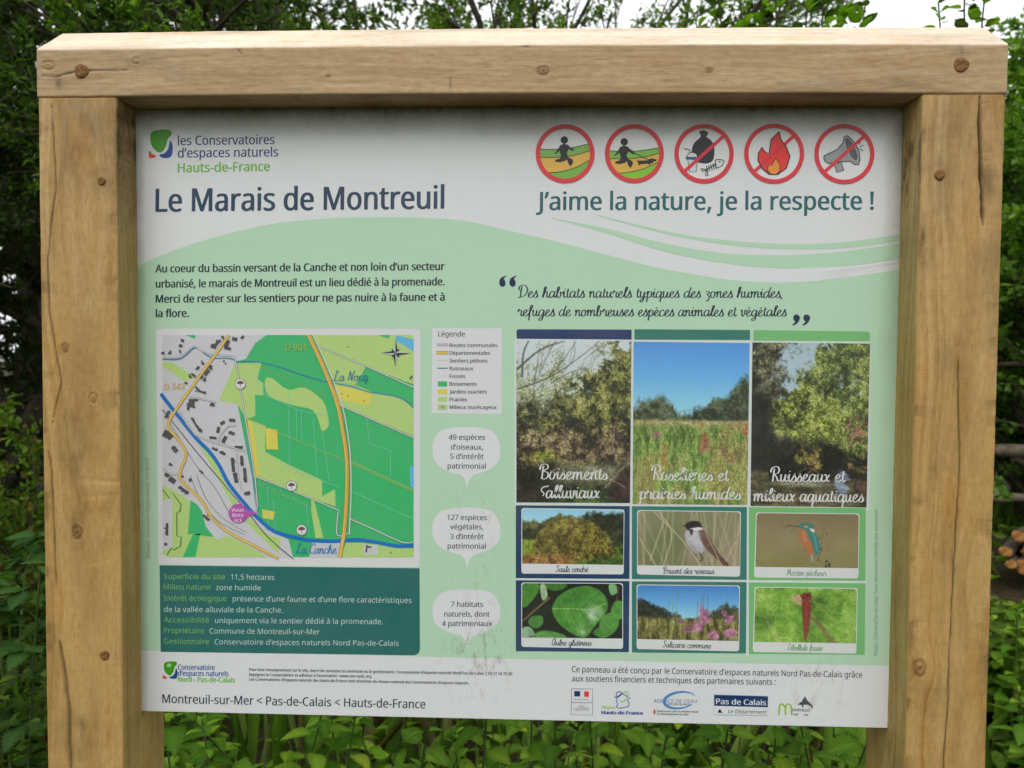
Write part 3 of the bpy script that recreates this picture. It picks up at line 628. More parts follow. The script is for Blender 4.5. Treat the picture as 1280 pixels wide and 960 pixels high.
def d5(a):
    h = [(925, 236), (1000, 200), (1036, 160), (1044, 124), (1062, 116), (1090, 140), (1130, 200), (1138, 260), (1128, 290), (1104, 288), (1080, 268), (1020, 272), (950, 282), (930, 270), (922, 250)]
    a.poly(h, lin((158, 160, 166)), 4); a.line(h + h[:1], 1.2, BLK, 5)
    a.poly([(984, 286), (1026, 272), (1042, 322), (1000, 336)], lin((158, 160, 166)), 4); a.line([(984, 286), (1026, 272), (1042, 322), (1000, 336), (984, 286)], 1.1, BLK, 5)
    a.poly([(1052, 138), (1068, 136), (1100, 180), (1120, 240), (1112, 262), (1090, 240), (1062, 190)], lin((96, 98, 104)), 6, 3); a.line([(1052, 138), (1068, 136), (1100, 180), (1120, 240), (1112, 262), (1090, 240), (1062, 190), (1052, 138)], .9, BLK, 7)
    for p in ([(1130, 170), (1140, 152)], [(1134, 184), (1156, 174)], [(1136, 194), (1156, 208)]): a.line(p, 1.0, BLK, 7)
round_sign('round_sign', 'red ringed pictogram of a walker on a path', 660, 145, 7.111, 330, 336, 242, 5.6 * 7.111, d1, False)
round_sign('round_sign', 'red ringed pictogram of a walker with a dog on a lead', 660, 145, 7.111, 945, 335, 242, 5.6 * 7.111, d2, False)
round_sign('round_sign', 'crossed out pictogram of a refuse sack, cup and fish bone', 835, 145, 4.741, 213, 224, 163, 5.4 * 4.741, d3, True)
round_sign('round_sign', 'crossed out pictogram of a red and orange flame', 835, 145, 4.741, 628, 224, 165, 5.4 * 4.741, d4, True)
round_sign('round_sign', 'crossed out pictogram of a grey megaphone', 835, 145, 4.741, 1044, 226, 165, 5.4 * 4.741, d5, True)
# ---- quotation
a = Art('quotation', 615, 335, 5.953); Q = lin((44, 54, 78))
a.script('Des habitats naturels typiques des zones humides,', 190, 220, (978.5 - 615) * 5.953, 222, 8.0 * 5.953, Q, 3, .22, .085)
a.script('refuges de nombreuses espèces animales et végétales', 190, 358, (983 - 615) * 5.953, 360, 8.0 * 5.953, Q, 3, .22, .085)
for dx in (0, 76): a.poly([(108 + dx, 56), (88 + dx, 80), (98 + dx, 98), (98 + dx, 128), (78 + dx, 140), (58 + dx, 128), (54 + dx, 104), (66 + dx, 74)], lin((28, 40, 84)), 3, 4)
for dx in (0, 74): X = lambda x, y: (((x + dx) / 5.818 + 810 - 615) * 5.953, (y / 5.818) * 5.953); a.poly([X(1046, 416), (X(1070, 392)), X(1058, 376), X(1058, 348), X(1080, 338), X(1100, 350), X(1102, 376), X(1078, 408)], lin((28, 40, 84)), 3, 4)
a.build('cursive quotation between large quotation marks')
# ---- map.  crop: 180,400 x3.097
a = Art('site_map', 180, 400, 3.097); CR = lin((226, 224, 226))
a.quad([(46, 34), (1070, 34), (1066, 958), (56, 946)], lin((222, 222, 224)), 2, 16, (0, 1, 0, 0))
WOOD = lin((62, 186, 112)); MEAD = lin((182, 214, 128)); GARD = lin((222, 212, 92)); TOWN = lin((206, 206, 212)); RIV = lin((20, 116, 196)); RIV2 = lin((60, 136, 172)); LAKE = lin((100, 184, 230))
ROAD = lin((238, 196, 84)); RDK = lin((150, 128, 80)); PALE = lin((228, 234, 230)); DITCH = lin((128, 208, 184)); HOUSE = lin((84, 82, 86)); GREY = lin((110, 110, 116))
a.poly([(72, 58), (1044, 58), (1044, 918), (92, 918), (72, 900)], WOOD, 3)
a.poly([(72, 58), (475, 58), (430, 90), (395, 150), (360, 160), (352, 170), (290, 312), (362, 325), (440, 720), (440, 755), (475, 810), (560, 850), (578, 922), (92, 918), (72, 900)], TOWN, 4)
a.poly([(160, 58), (200, 58), (198, 74)], WOOD, 5); a.poly([(72, 160), (110, 165), (200, 220), (160, 240), (72, 180)], MEAD, 5)
a.poly([(352, 168), (455, 165), (440, 228), (462, 245), (462, 292), (430, 290), (432, 370), (398, 385), (362, 325), (290, 312)], MEAD, 5)
a.poly([(400, 385), (470, 410), (470, 510), (560, 560), (690, 620), (690, 682), (740, 655), (742, 722), (650, 690), (425, 605)], MEAD, 5)
a.poly([(400, 385), (418, 390), (450, 600), (425, 605)], GARD, 6); a.poly([(648, 655), (695, 842), (665, 845), (648, 740)], MEAD, 5, 0)
a.poly([(470, 228), (500, 228), (540, 260), (570, 270), (622, 262), (690, 310), (712, 370), (714, 412), (690, 430), (680, 400), (655, 350), (600, 335), (560, 325), (480, 290)], MEAD, 5, 3)
a.poly([(470, 418), (516, 425), (520, 502), (475, 500)], GARD, 7); a.poly([(458, 732), (508, 742), (500, 774), (460, 765)], GARD, 7)
a.poly([(655, 58), (1044, 58), (1044, 250), (860, 180), (820, 250), (735, 240)], MEAD, 5); a.poly([(735, 240), (820, 252), (900, 285), (990, 300), (1044, 340), (1044, 450), (750, 325)], MEAD, 5)
a.poly([(740, 250), (885, 286), (872, 330), (760, 310)], GARD, 6, 0); a.poly([(905, 58), (955, 58), (945, 72)], WOOD, 6); a.poly([(975, 58), (1044, 75), (1044, 122), (1000, 95), (975, 80)], LAKE, 6)
a.poly([(1030, 565), (1044, 565), (1044, 650), (1030, 645)], LAKE, 6)
a.poly([(782, 862), (850, 862), (1044, 885), (1044, 918), (760, 918)], MEAD, 5); a.poly([(650, 862), (765, 862), (750, 918), (640, 918)], TOWN, 6); a.poly([(850, 870), (905, 872), (905, 905), (850, 910)], TOWN, 6)
a.poly([(72, 640), (110, 655), (180, 700), (210, 740), (250, 800), (380, 860), (480, 918), (92, 918), (72, 905)], MEAD, 5); a.poly([(180, 698), (205, 712), (240, 760), (270, 840), (190, 830), (150, 918), (200, 918), (218, 826), (170, 830)], WOOD, 6)
a.poly([(72, 700), (110, 690), (110, 880), (80, 890), (72, 880)], TOWN, 6); a.poly([(225, 740), (290, 790), (320, 840), (280, 850), (240, 800)], TOWN, 6)
a.poly([(200, 460), (260, 520), (330, 660), (400, 760), (480, 830), (530, 845), (520, 905), (430, 820), (350, 730), (280, 600)], MEAD, 4.5)
# ditches and paths
for p in ([(560, 290), (565, 560)], [(590, 345), (592, 460)], [(610, 345), (612, 465)], [(655, 380), (672, 610)], [(690, 430), (718, 625)], [(500, 700), (510, 830)], [(860, 370), (875, 480), (955, 505), (955, 610)], [(480, 295), (600, 350), (720, 372)],
          [(530, 550), (620, 600), (755, 645)], [(795, 660), (1044, 770)], [(440, 200), (440, 240), (480, 300)], [(480, 620), (482, 800)], [(630, 715), (640, 840)]):
    a.line(p, .7, DITCH, 8)
a.line([(400, 160), (520, 215), (700, 290)], .8, lin((170, 180, 80)), 8, dash=(2.5, 1.6)); a.line([(400, 378), (520, 435), (770, 540), (900, 600), (1044, 665)], .9, lin((190, 190, 90)), 8, dash=(2.6, 1.6)); a.line([(800, 545), (1044, 658)], .8, lin((176, 200, 110)), 8)
# streams
a.line([(72, 152), (130, 153), (160, 140), (190, 112), (215, 112), (260, 145), (340, 150), (360, 170)], 1.4, RIV2, 9, 4); a.line([(355, 160), (440, 162), (520, 180), (600, 208), (680, 232), (740, 245), (810, 258), (870, 278), (960, 292), (1010, 310), (1044, 340)], 1.5, RIV2, 9, 4)
a.line([(362, 180), (400, 440), (430, 690), (440, 745)], 1.2, lin((110, 160, 190)), 9)
rv = [(66, 285), (100, 330), (140, 380), (200, 455), (250, 505), (290, 560), (330, 635), (390, 710), (440, 765), (500, 815), (560, 835), (640, 852), (740, 856), (830, 850), (910, 862), (980, 875), (1044, 872)]
a.line(rv, 4.6, RIV, 10, 4)
# roads
def cased(pts, w, fill, edge, lay, sm=4): a.line(pts, w + 1.0, edge, lay, sm); a.line(pts, w, fill, lay + 1, sm)
for p in ([(72, 146), (130, 146), (160, 130), (195, 102), (250, 132), (340, 140), (355, 160), (380, 300), (410, 480), (430, 605)], [(430, 605), (560, 655), (740, 730), (752, 745), (745, 820), (760, 836), (790, 826)], [(680, 102), (840, 170), (1044, 260)], [(750, 325), (1044, 455)], [(795, 768), (880, 805), (1000, 860), (1044, 858)],
          [(175, 296), (280, 318)], [(140, 355), (200, 445), (300, 480), (400, 510)], [(285, 478), (300, 440), (330, 410), (358, 408)], [(360, 505), (365, 600), (380, 660)], [(430, 605), (440, 720), (425, 750)]):
    cased(p, .9, lin((234, 238, 236)), GREY, 11, 2)
cased([(72, 575), (110, 600), (150, 590)], .9, PALE, GREY, 11); a.line([(72, 345), (140, 430), (250, 565), (400, 740), (480, 840), (580, 925)], 1.0, lin((70, 62, 66)), 12, 2); a.line([(100, 395), (200, 560), (270, 640), (330, 745)], .6, GREY, 11, 2)
a.line([(180, 600), (220, 700), (290, 780), (390, 830)], .6, GREY, 11, 2); a.line([(205, 600), (240, 690), (310, 770), (398, 822)], .6, GREY, 11, 2)
cased([(330, 58), (280, 130), (200, 240), (120, 355), (95, 412), (140, 470), (165, 520), (140, 590), (150, 625), (225, 700), (260, 760), (320, 815), (420, 870), (520, 922)], 2.6, lin((232, 196, 96)), RDK, 13, 3)
cased([(638, 58), (690, 170), (745, 310), (770, 430), (785, 540), (785, 680), (775, 820), (758, 918)], 4.0, lin((232, 190, 96)), RDK, 13, 4); a.line([(640, 58), (692, 170), (747, 310), (772, 430), (787, 540), (787, 680), (777, 820)], 1.2, lin((226, 160, 50)), 15, 4)
a.line([(655, 58), (706, 170), (762, 310), (788, 430), (800, 540), (802, 680), (795, 830)], 1.3, lin((214, 218, 226)), 14, 4)
# ramparts
a.line([(72, 655), (100, 690), (112, 670), (145, 715), (140, 740), (128, 745), (128, 835), (145, 840), (142, 875), (115, 890), (108, 880), (90, 908)], .9, lin((70, 74, 60)), 12)
# houses
rs = random.Random(3)
def house(x, y, w_, h_, ang): c, s_ = math.cos(ang), math.sin(ang); a.poly([(x + c * p - s_ * q, y + s_ * p + c * q) for p, q in ((-w_, -h_), (w_, -h_), (w_, h_), (-w_, h_))], HOUSE, 12)
for x, y, w_, h_, g in ((75, 128, 6, 5, 0), (101, 128, 6, 5, 0), (150, 80, 6, 5, .5), (142, 100, 6, 6, .3), (140, 120, 4, 4, 0), (270, 102, 11, 8, .3), (285, 88, 6, 10, .6), (305, 66, 5, 5, .5), (295, 80, 4, 4, .5), (322, 95, 7, 18, .3), (325, 110, 12, 6, .2), (352, 74, 10, 7, .2), (382, 66, 8, 4, -.6), (310, 160, 4, 3, 0),
                        (258, 182, 8, 6, -1), (240, 200, 14, 12, -.9), (228, 168, 5, 5, .2), (210, 185, 7, 5, -1), (220, 218, 10, 8, .7), (235, 232, 6, 6, .7), (192, 212, 10, 4, .5), (180, 220, 6, 4, .5), (165, 245, 6, 3, .6), (210, 268, 14, 4, .8), (230, 280, 12, 4, .4), (185, 320, 12, 14, .1), (172, 335, 5, 14, 0), (190, 335, 10, 4, .3), (200, 310, 10, 4, .2), (266, 328, 9, 6, .3),
                        (195, 395, 4, 20, -.55), (212, 420, 5, 14, -.55), (220, 425, 8, 4, .8), (288, 425, 6, 12, .2), (305, 398, 10, 6, -.5), (342, 388, 12, 6, .1), (340, 438, 12, 6, .3), (312, 462, 7, 14, .5), (268, 456, 14, 5, .1), (368, 492, 16, 5, .05), (275, 500, 12, 4, .4), (305, 515, 12, 5, .4), (345, 560, 6, 28, -.1), (380, 545, 6, 20, -.1), (392, 600, 6, 28, -.1), (355, 610, 7, 20, -.2), (400, 670, 12, 6, -.3),
                        (120, 500, 14, 8, .8), (100, 450, 10, 12, .8), (85, 440, 10, 14, .5), (92, 365, 6, 16, .5), (102, 558, 5, 5, 0), (90, 600, 10, 6, .6), (110, 620, 14, 10, .6), (150, 655, 18, 6, .6), (165, 665, 10, 6, .6), (180, 620, 5, 6, .3), (150, 605, 4, 4, 0), (242, 765, 16, 5, .7), (90, 810, 5, 24, 0), (85, 868, 6, 5, 0), (225, 590, 4, 6, -.6), (790, 105, 2, 2, 0), (768, 286, 2, 2, 0), (790, 294, 2, 2, 0), (852, 314, 2, 2, 0), (862, 885, 3, 14, .1), (872, 878, 8, 3, .1), (1034, 222, 3, 8, .6), (956, 900, 2, 4, 0)):
    house(x, y, w_, h_, g); x_ = x + rs.uniform(-9, 9); y_ = y + rs.uniform(-9, 9)
    if x < 330 and w_ > 3: house(x_, y_, 3, 3, g)
    house(x + rs.uniform(-3, 3), y + rs.uniform(-3, 3), w_ * .6, h_ * .75, g + .25)
# marsh dots
for i in range(8):
    for j in range(3): 
        if 700 + i * 36 < 1030 and not (i > 5 and j < 2): a.rect(694 + i * 38, 82 + j * 34, 699 + i * 38, 85 + j * 34, lin((150, 190, 110)), 6)
for i in range(6): a.rect(480 + i * 26, 562 + i * 7, 484 + i * 26, 566 + i * 7, lin((150, 186, 100)), 6)
# compass
cx, cy = 974, 128
for t in range(8):
    L_ = 58 if t % 2 == 0 else 24; L_ *= (.95 if t % 4 else 1); an = t * PI / 4; e = np.array([math.cos(an), math.sin(an)]); n_ = np.array([-e[1], e[0]]); c_ = np.array([cx, cy]); w_ = 8 if t % 2 == 0 else 5
    a.poly([c_, c_ + e * 12 + n_ * w_, c_ + e * L_], lin((40, 40, 52)), 14); a.poly([c_, c_ + e * 12 - n_ * w_, c_ + e * L_], lin((190, 196, 196)) if t % 2 == 0 else lin((60, 60, 70)), 14)
# tree symbols
for x, y in ((374, 247), (572, 642), (611, 812)):
    a.disc(x, y, 21, GREY, 16); a.disc(x, y, 19, lin((226, 226, 228)), 17); a.poly([(x - 14, y), (x - 10, y - 9), (x, y - 13), (x + 11, y - 9), (x + 14, y - 1), (x + 4, y + 1), (x - 6, y + 1)], lin((110, 84, 84)), 18); a.line([(x, y), (x, y + 13)], .8, lin((120, 90, 80)), 18)
# lettering of the map
a.text('D 349', 80, 270, 158, 268, 24, lin((224, 178, 80)), 16, .0); a.text('D 901', 550, 118, 626, 119, 26, lin((170, 190, 66)), 16, .0)
a.script('La Nocq', 732, 236, 866, 234, 20, lin((30, 124, 160)), 16, .17, .08, .15); a.script('La Canche', 588, 902, 745, 904, 20, lin((40, 130, 200)), 16, .17, .08, .15)
a.script('Allée du faux marais', 440, 640, 634, 722, 12, lin((130, 210, 160)), 16, .14, .1, .1)
PUR = lin((186, 84, 176)); a.disc(366, 748, 37, PUR, 19); a.poly([(388, 722), (404, 735), (442, 748), (404, 760), (388, 776)], PUR, 19)
for i, (t_, x, x2) in enumerate((('Vous', 339, 387), ('êtes', 342, 386), ('ici', 353, 377))): a.text(t_, x, 741 + i * 20, x2, 741 + i * 20, 14, lin((232, 214, 232)), 20, .02)
a.build('map of the marsh with a blue river and yellow roads')
# ---- legend.  crop 530,405 x8
a = Art('map_legend', 530, 405, 8); a.poly([(82, 40), (778, 42), (774, 900), (76, 892)], lin((222, 223, 226)), 2)
a.text('Légende', 142, 124, 408, 126, 52, INK, 3, .01)
for i, (t_, x2) in enumerate((('Routes communales', 734), ('Départementales', 660), ('Sentiers piétons', 634), ('Ruisseaux', 492), ('Fossés', 412), ('Boisements', 528), ('Jardins ouvriers', 628), ('Prairies', 428), ('Milieux marécageux', 726))):
    y = 230 + i * 77.5; a.text(t_, 256, y, x2, y + 1, 37, INK, 3, .02)
    if i == 0: a.rect(128, 196, 242, 222, lin((140, 138, 140)), 3); a.rect(130, 204, 240, 214, lin((216, 216, 216)), 4)
    elif i == 1: a.rect(124, 270, 242, 304, lin((170, 152, 80)), 3); a.rect(126, 278, 240, 296, lin((226, 200, 78)), 4)
    elif i == 2: a.line([(132, 364), (236, 364)], .6, lin((170, 150, 130)), 3, dash=(2.2, 1.3))
    elif i == 3: a.line([(132, 442), (238, 442)], 1.4, lin((40, 110, 170)), 3)
    elif i == 4: a.line([(140, 520), (236, 520)], .5, lin((190, 200, 204)), 3)
    else: a.rect(138, y - 44, 232, y + 8, (WOOD, GARD, MEAD, lin((168, 206, 132)))[i - 5] if i != 8 else lin((176, 206, 140)), 3)
a.poly([(160, 830), (185, 815), (205, 830), (185, 842)], lin((130, 170, 100)), 4)
a.build('white legend box of the map')
# ---- speech bubbles. crop 530,520 x3.2
def bubble(y0, y1, yt, lines):
    a = Art('figure_bubble', 530, 520, 3.2); L_, R_ = 34, 306; m = (y0 + y1) / 2
    a.poly([(120, y0), (170, y0 - 2), (220, y0), (272, y0 + 14), (300, y0 + 55), (305, m), (300, m + 40), (275, y1 - 22), (235, y1 - 2), (200, y1 + 10), (182, y1 + 30), (173, yt), (164, y1 + 30), (148, y1 + 12), (110, y1), (70, y1 - 18), (42, m + 42), (34, m), (38, y0 + 55), (66, y0 + 14)], lin((226, 227, 231)), 2, 4)
    for t_, x, x2, y in lines: a.text(t_, x, y, x2, y + .5, 21, lin((46, 52, 74)), 3, .012)
    a.build('white speech bubble reading ' + ' '.join(l[0] for l in lines))
bubble(46, 226, 286, (('49 espèces', 99, 244, 95), ('d’oiseaux,', 108, 236, 134), ('5 d’intérêt', 105, 238, 172), ('patrimonial', 95, 247, 210)))
bubble(368, 546, 607, (('127 espèces', 93, 251, 416), ('végétales,', 105, 237, 453), ('3 d’intérêt', 105, 238, 492), ('patrimonial', 95, 247, 530)))
bubble(696, 868, 926, (('7 habitats', 108, 236, 763), ('naturels, dont', 81, 262, 802), ('4 patrimoniaux', 72, 272, 840)))
# ---- facts box.  crop 195,705 x7.529
a = Art('facts_box', 195, 705, 7.529); TL = lin((38, 108, 104))
a.quad([(34, 12), ((524.5 - 195) * 7.529, 40), ((525 - 195) * 7.529, 860), (44, 826)], TL, 2, 60, (0, 0, 1, 0))
YG = lin((124, 184, 96)); LW = lin((190, 212, 210))
def fact(h, x2, t_, x3, x4, y, s_): 
    if h: a.text(h, 74, y, x2, y + 4, 50, YG, 3, .0)
    X = lambda p: (p - 195) * 7.529
    a.text(t_, x3, y + 6, X(x4), y + 6 + s_, 50, LW, 3, .0)
fact('Superficie du site', 648, '11,5 hectares', 706, 343, 140, 4); fact('Milieu naturel', 512, 'zone humide', 566, 326, 238, 4)
fact('Intérêt écologique', 664, 'présence d’une faune et d’une flore caractéristiques', 722, 514.5, 344, 16); fact(None, 0, 'de la vallée alluviale de la Canche.', 76, 353.5, 444, 8)
fact('Accessibilité', 500, 'uniquement via le sentier dédié à la promenade.', 556, 478.5, 548, 12); fact('Propriétaire', 452, 'Commune de Montreuil-sur-Mer', 505, 399.5, 648, 8); fact('Gestionnaire', 500, 'Conservatoire d’espaces naturels Nord Pas-de-Calais', 552, 498.5, 750, 14)
a.build('dark green box of facts in light lettering')
# ---- bottom strip
a = Art('conservatory_logo'); cen_logo(a, 203, 826, .335, 3); a.poly([(210, 829), (215, 830), (213, 834), (208, 833)], lin((170, 214, 150)), 5)
a.text('Conservatoire', 222.5, 837, 268.5, 837.5, 6.4, lin((30, 80, 160)), 3, .02); a.text('d’espaces naturels', 222.5, 844.5, 285.5, 845.2, 6.4, lin((30, 80, 160)), 3, .02); a.text('Nord - Pas-de-Calais', 222.5, 852, 293.5, 853, 6.4, lin((110, 196, 60)), 3, .03)
a.build('small leaf logo low on the panel')
a = Art('contact_text')
for t_, x2, y, y2 in (('Pour tout renseignement sur le site, merci de contacter la commune ou le gestionnaire : Conservatoire d’espaces naturels Nord Pas-de-Calais | 03 21 54 75 00', 640, 838.5, 844), ('Rejoignez le Conservatoire et adhérez à l’association : www.cen-npdc.org', 464, 844.8, 847), ('Les Conservatoires d’espaces naturels des Hauts-de-France sont membres du réseau national des Conservatoires d’espaces naturels.', 586, 850.6, 855.5)):
    a.text(t_, 311.5, y, x2, y2, 3.6, INK, 3, .022)
a.build()
a = Art('place_line'); a.text('Montreuil-sur-Mer < Pas-de-Calais < Hauts-de-France', 203, 878.5, 531.5, 885.5, 10.8, lin((50, 58, 76)), 3, .012); a.build()
a = Art('partners_text'); a.text('Ce panneau a été conçu par le Conservatoire d’espaces naturels Nord Pas-de-Calais grâce', 715, 840, 1077.5, 847, 7.4, lin((46, 50, 60)), 3, .006); a.text('aux soutiens financiers et techniques des partenaires suivants :', 715, 851.5, 969.5, 856, 7.4, lin((46, 50, 60)), 3, .006); a.build()
a = Art('state_logo', 700, 850, 7.529)
a.line([(108, 82), (306, 84), (306, 330), (106, 326), (108, 82)], .7, lin((110, 110, 118)), 3); a.line([(108, 212), (306, 214)], .7, lin((110, 110, 118)), 3)
a.rect(134, 104, 190, 154, lin((24, 52, 110)), 3); a.rect(228, 106, 272, 158, lin((232, 62, 66)), 3); a.poly([(190, 104), (206, 118), (196, 134), (206, 154), (190, 154)], lin((226, 228, 230)), 4)
a.text('RÉPUBLIQUE FRANÇAISE', 134, 188, 272, 190, 12, GREY, 3)
for i, (t_, x, x2) in enumerate((('PRÉFET', 176, 232), ('DE LA RÉGION', 146, 268), ('HAUTS-DE-FRANCE', 136, 278))): a.text(t_, x, 252 + i * 18, x2, 253 + i * 18, 12, GREY, 3, .01)
a.build('framed logo with a blue and red flag')
a = Art('region_logo', 700, 850, 7.529); RB = lin((40, 84, 168)); RG = lin((150, 200, 70))
a.line([(510, 160), (536, 168), (530, 200), (545, 225), (530, 252), (570, 264), (612, 254), (640, 250), (650, 215), (636, 190), (660, 160)], 1.0, RB, 3, 4); a.line([(560, 190), (590, 205), (630, 165), (645, 130), (620, 110), (585, 120)], 1.2, RG, 4, 4); a.line([(512, 158), (545, 160), (580, 130), (560, 108), (530, 122), (540, 155), (585, 130), (640, 158)], 1.1, RB, 4, 4)
a.text('Région', 394, 270, 520, 272, 28, RG, 3, .02); a.text('Hauts-de-France', 392, 320, 780, 326, 32, lin((30, 60, 150)), 3, .05); a.build('region logo with a looping outline map')
a = Art('water_agency_logo', 700, 850, 7.529); t = np.linspace(.12 * PI, 1.78 * PI, 40)
el = np.stack([1120 + 150 * np.cos(-t) * 1.0 + 10, 190 + 76 * np.sin(-t)], -1); X = el[:, 0]; el[:, 1] += (1120 - X) * .10
a.line(el, .6 + 3.0 * np.sin(np.linspace(0.05, PI - .05, 40)), lin((70, 140, 200)), 3)
a.text('AGENCE DE L’EAU', 880, 212, (1287), 216, 34, lin((80, 110, 180)), 4, .0); a.text('ARTOIS-PICARDIE', 1010, 236, 1230, 240, 18, lin((50, 60, 120)), 4, .01)
a.rect(880, 278, 898, 322, RED, 3); a.text('Établissement public du ministère chargé', 912, 300, 1300, 306, 17, INK, 3, .02); a.text('du développement durable', 912, 326, 1210, 332, 17, INK, 3, .02); a.build('water agency logo with a blue ellipse')
a = Art('department_logo', 860, 850, 7.111); a.poly([(232, 130), (710, 144), (708, 316), (228, 308)], lin((226, 228, 230)), 2); a.line([(232, 130), (710, 144), (708, 316), (228, 308), (232, 130)], .7, lin((150, 160, 176)), 4)
a.poly([(234, 130), (710, 144), (708, 242), (234, 228)], lin((16, 52, 104)), 3); a.text('Pas de Calais', 250, 212, 692, 224, 48, lin((220, 226, 232)), 5, .02); a.text('Le Département', 356, 292, 690, 300, 32, lin((60, 66, 84)), 5, .0, .2)
a.poly([(260, 288), (282, 254), (306, 292)], lin((30, 44, 70)), 5); a.build('navy and white department logo')
a = Art('town_logo', 860, 850, 7.111); LG = lin((150, 196, 50))
a.line([(808, 314), (812, 240), (828, 212), (850, 222), (864, 250), (866, 310)], 1.9, LG, 3, 4); a.line([(864, 250), (880, 216), (902, 216), (918, 240), (922, 310)], 1.9, LG, 3, 4)
a.poly([(1040, 142), (1060, 180), (1108, 226), (1106, 262), (1090, 232), (1060, 218), (1010, 222), (970, 218), (1010, 190)], lin((78, 80, 92)), 3); a.poly([(1010, 222), (1024, 222), (1026, 246), (1014, 240)], lin((90, 92, 100)), 3)
a.text('ontreuil', 926, 276, 1078, 280, 28, INK, 4, .01); a.text('sur', 934, 312, 982, 314, 22, INK, 4, .01); a.text('mer', 1032, 316, 1070, 318, 20, INK, 4, .01); a.build('town logo with a light green letter and a grey roof')
# small credits set upright along both edges
a = Art('credits_text'); a.text('Photos : CEN Nord Pas-de-Calais. Toute reproduction interdite sans autorisation.', 1097, 819, 1097, 635, 4.6, lin((112, 146, 120)), 3, .0, 0, (-1, 0)); a.build()
a = Art('credits_text'); a.text('Réalisation : Conservatoire d’espaces naturels, fond de carte', 187.5, 698, 186, 572, 4.6, lin((112, 146, 120)), 3, .0, 0, (-1, 0)); a.build()
# ---- tables behind the pictures
NV = lin((40, 68, 100)); TE = lin((58, 124, 112)); LG3 = lin((122, 190, 120)); LIN = lin((214, 222, 220))
a = Art('habitat_table')
a.quad([(645.5, 411.5), (789.5, 412), (789.5, 424.5), (646, 423.5)], lin((44, 60, 106)), 2, 3, (1, 0, 0, 0)); a.quad([(793, 411.5), (937.5, 412.5), (937.5, 425), (793, 424.5)], TE, 2); a.quad([(942, 412.5), (1087.5, 414.5), (1087, 426.5), (941.5, 426)], LG3, 2, 4, (0, 1, 0, 0))
a.quad([(643, 423.5), (1088, 427), (1087, 638), (643, 633)], LIN, 1.6)
for (l, r_), c in (((644.8, 787.2), NV), ((789.8, 933.6), TE), ((936, 1082), LG3)):
    k = (r_ - 644) / 440
    y1, y2, y3, y4 = 631.5 + 3.5 * k, 722.5 + 3.5 * k, 725 + 4 * k, 813.5 + 5 * k
    a.quad([(l, y1 - 1.1), (r_, y1), (r_ - .4, y2), (l, y2 - 1)], c, 2); a.quad([(l, y3 - 1), (r_ - .4, y3), (r_ - 1.2, y4), (l, y4 - 1.2)], c, 2)
a.quad([(645, 719), (1083, 722), (1083, 731), (645, 727)], LIN, 1.6); a.quad([(786.5, 628), (791, 628), (791, 817), (786.5, 817)], LIN, 1.6); a.quad([(933, 630), (937, 630), (936, 820), (932, 820)], LIN, 1.6)
a.build('navy, teal and green table that frames the pictures')
# ------------------------------------------------------------------ the nine printed pictures: painted stroke by stroke into the colours of a fine sheet
def grad(h, w, stops):
    y = np.linspace(0, 1, h); st_ = np.array([s_[0] for s_ in stops]); c = np.array([s_[1] for s_ in stops], float)
    return np.repeat(np.stack([np.interp(y, st_, c[:, k]) for k in range(3)], -1)[:, None], w, 1)
def dabs(im, rs, n, box, size, cols, asp=1.6, ang=(0, PI), alpha=.85, jit=18, mask=None, soft=.5):
    h, w = im.shape[:2]; cols = np.array(cols, float)
    X = rs.uniform(box[0], box[2], n) * w; Y = rs.uniform(box[1], box[3], n) * h
    for i in range(n):
        if mask is not None and not mask(X[i] / w, Y[i] / h): continue
        r = rs.uniform(*size); a = rs.uniform(*ang); c = cols[rs.integers(len(cols))] + rs.normal(0, jit) * np.array([1, 1, .7]); R_ = r * asp + 1
        x0_, x1_, y0_, y1_ = int(max(0, X[i] - R_)), int(min(w, X[i] + R_ + 1)), int(max(0, Y[i] - R_)), int(min(h, Y[i] + R_ + 1))
        if x1_ <= x0_ or y1_ <= y0_: continue
        yy, xx = np.mgrid[y0_:y1_, x0_:x1_]; dx = xx - X[i]; dy = yy - Y[i]; ca, sa = math.cos(a), math.sin(a)
        q = ((dx * ca + dy * sa) / (r * asp)) ** 2 + ((-dx * sa + dy * ca) / r) ** 2
        m = (alpha * np.clip((1 - q) / soft, 0, 1))[..., None]; im[y0_:y1_, x0_:x1_] = im[y0_:y1_, x0_:x1_] * (1 - m) + np.clip(c, 8, 250) * m
def stroke(im, pts, wd, col, alpha=1.0, sm=4):
    h, w = im.shape[:2]; p = catmull(pts, sm) if len(pts) > 2 else np.array(pts, float); p = p * np.array([w, h]); W = np.linspace(wd[0], wd[1], len(p)) if isinstance(wd, tuple) else np.full(len(p), wd)
    for i in range(len(p) - 1):
        a, b = p[i], p[i + 1]; r = max(W[i], W[i + 1]) + 1.5
        x0_, x1_ = int(max(0, min(a[0], b[0]) - r)), int(min(w, max(a[0], b[0]) + r + 1)); y0_, y1_ = int(max(0, min(a[1], b[1]) - r)), int(min(h, max(a[1], b[1]) + r + 1))
        if x1_ <= x0_ or y1_ <= y0_: continue
        yy, xx = np.mgrid[y0_:y1_, x0_:x1_]; d = b - a; t = np.clip(((xx - a[0]) * d[0] + (yy - a[1]) * d[1]) / max((d ** 2).sum(), 1e-6), 0, 1)
        dist = np.hypot(xx - a[0] - t * d[0], yy - a[1] - t * d[1]); m = (alpha * np.clip(W[i] / 2 + .5 - dist, 0, 1))[..., None]
        im[y0_:y1_, x0_:x1_] = im[y0_:y1_, x0_:x1_] * (1 - m) + np.array(col, float) * m
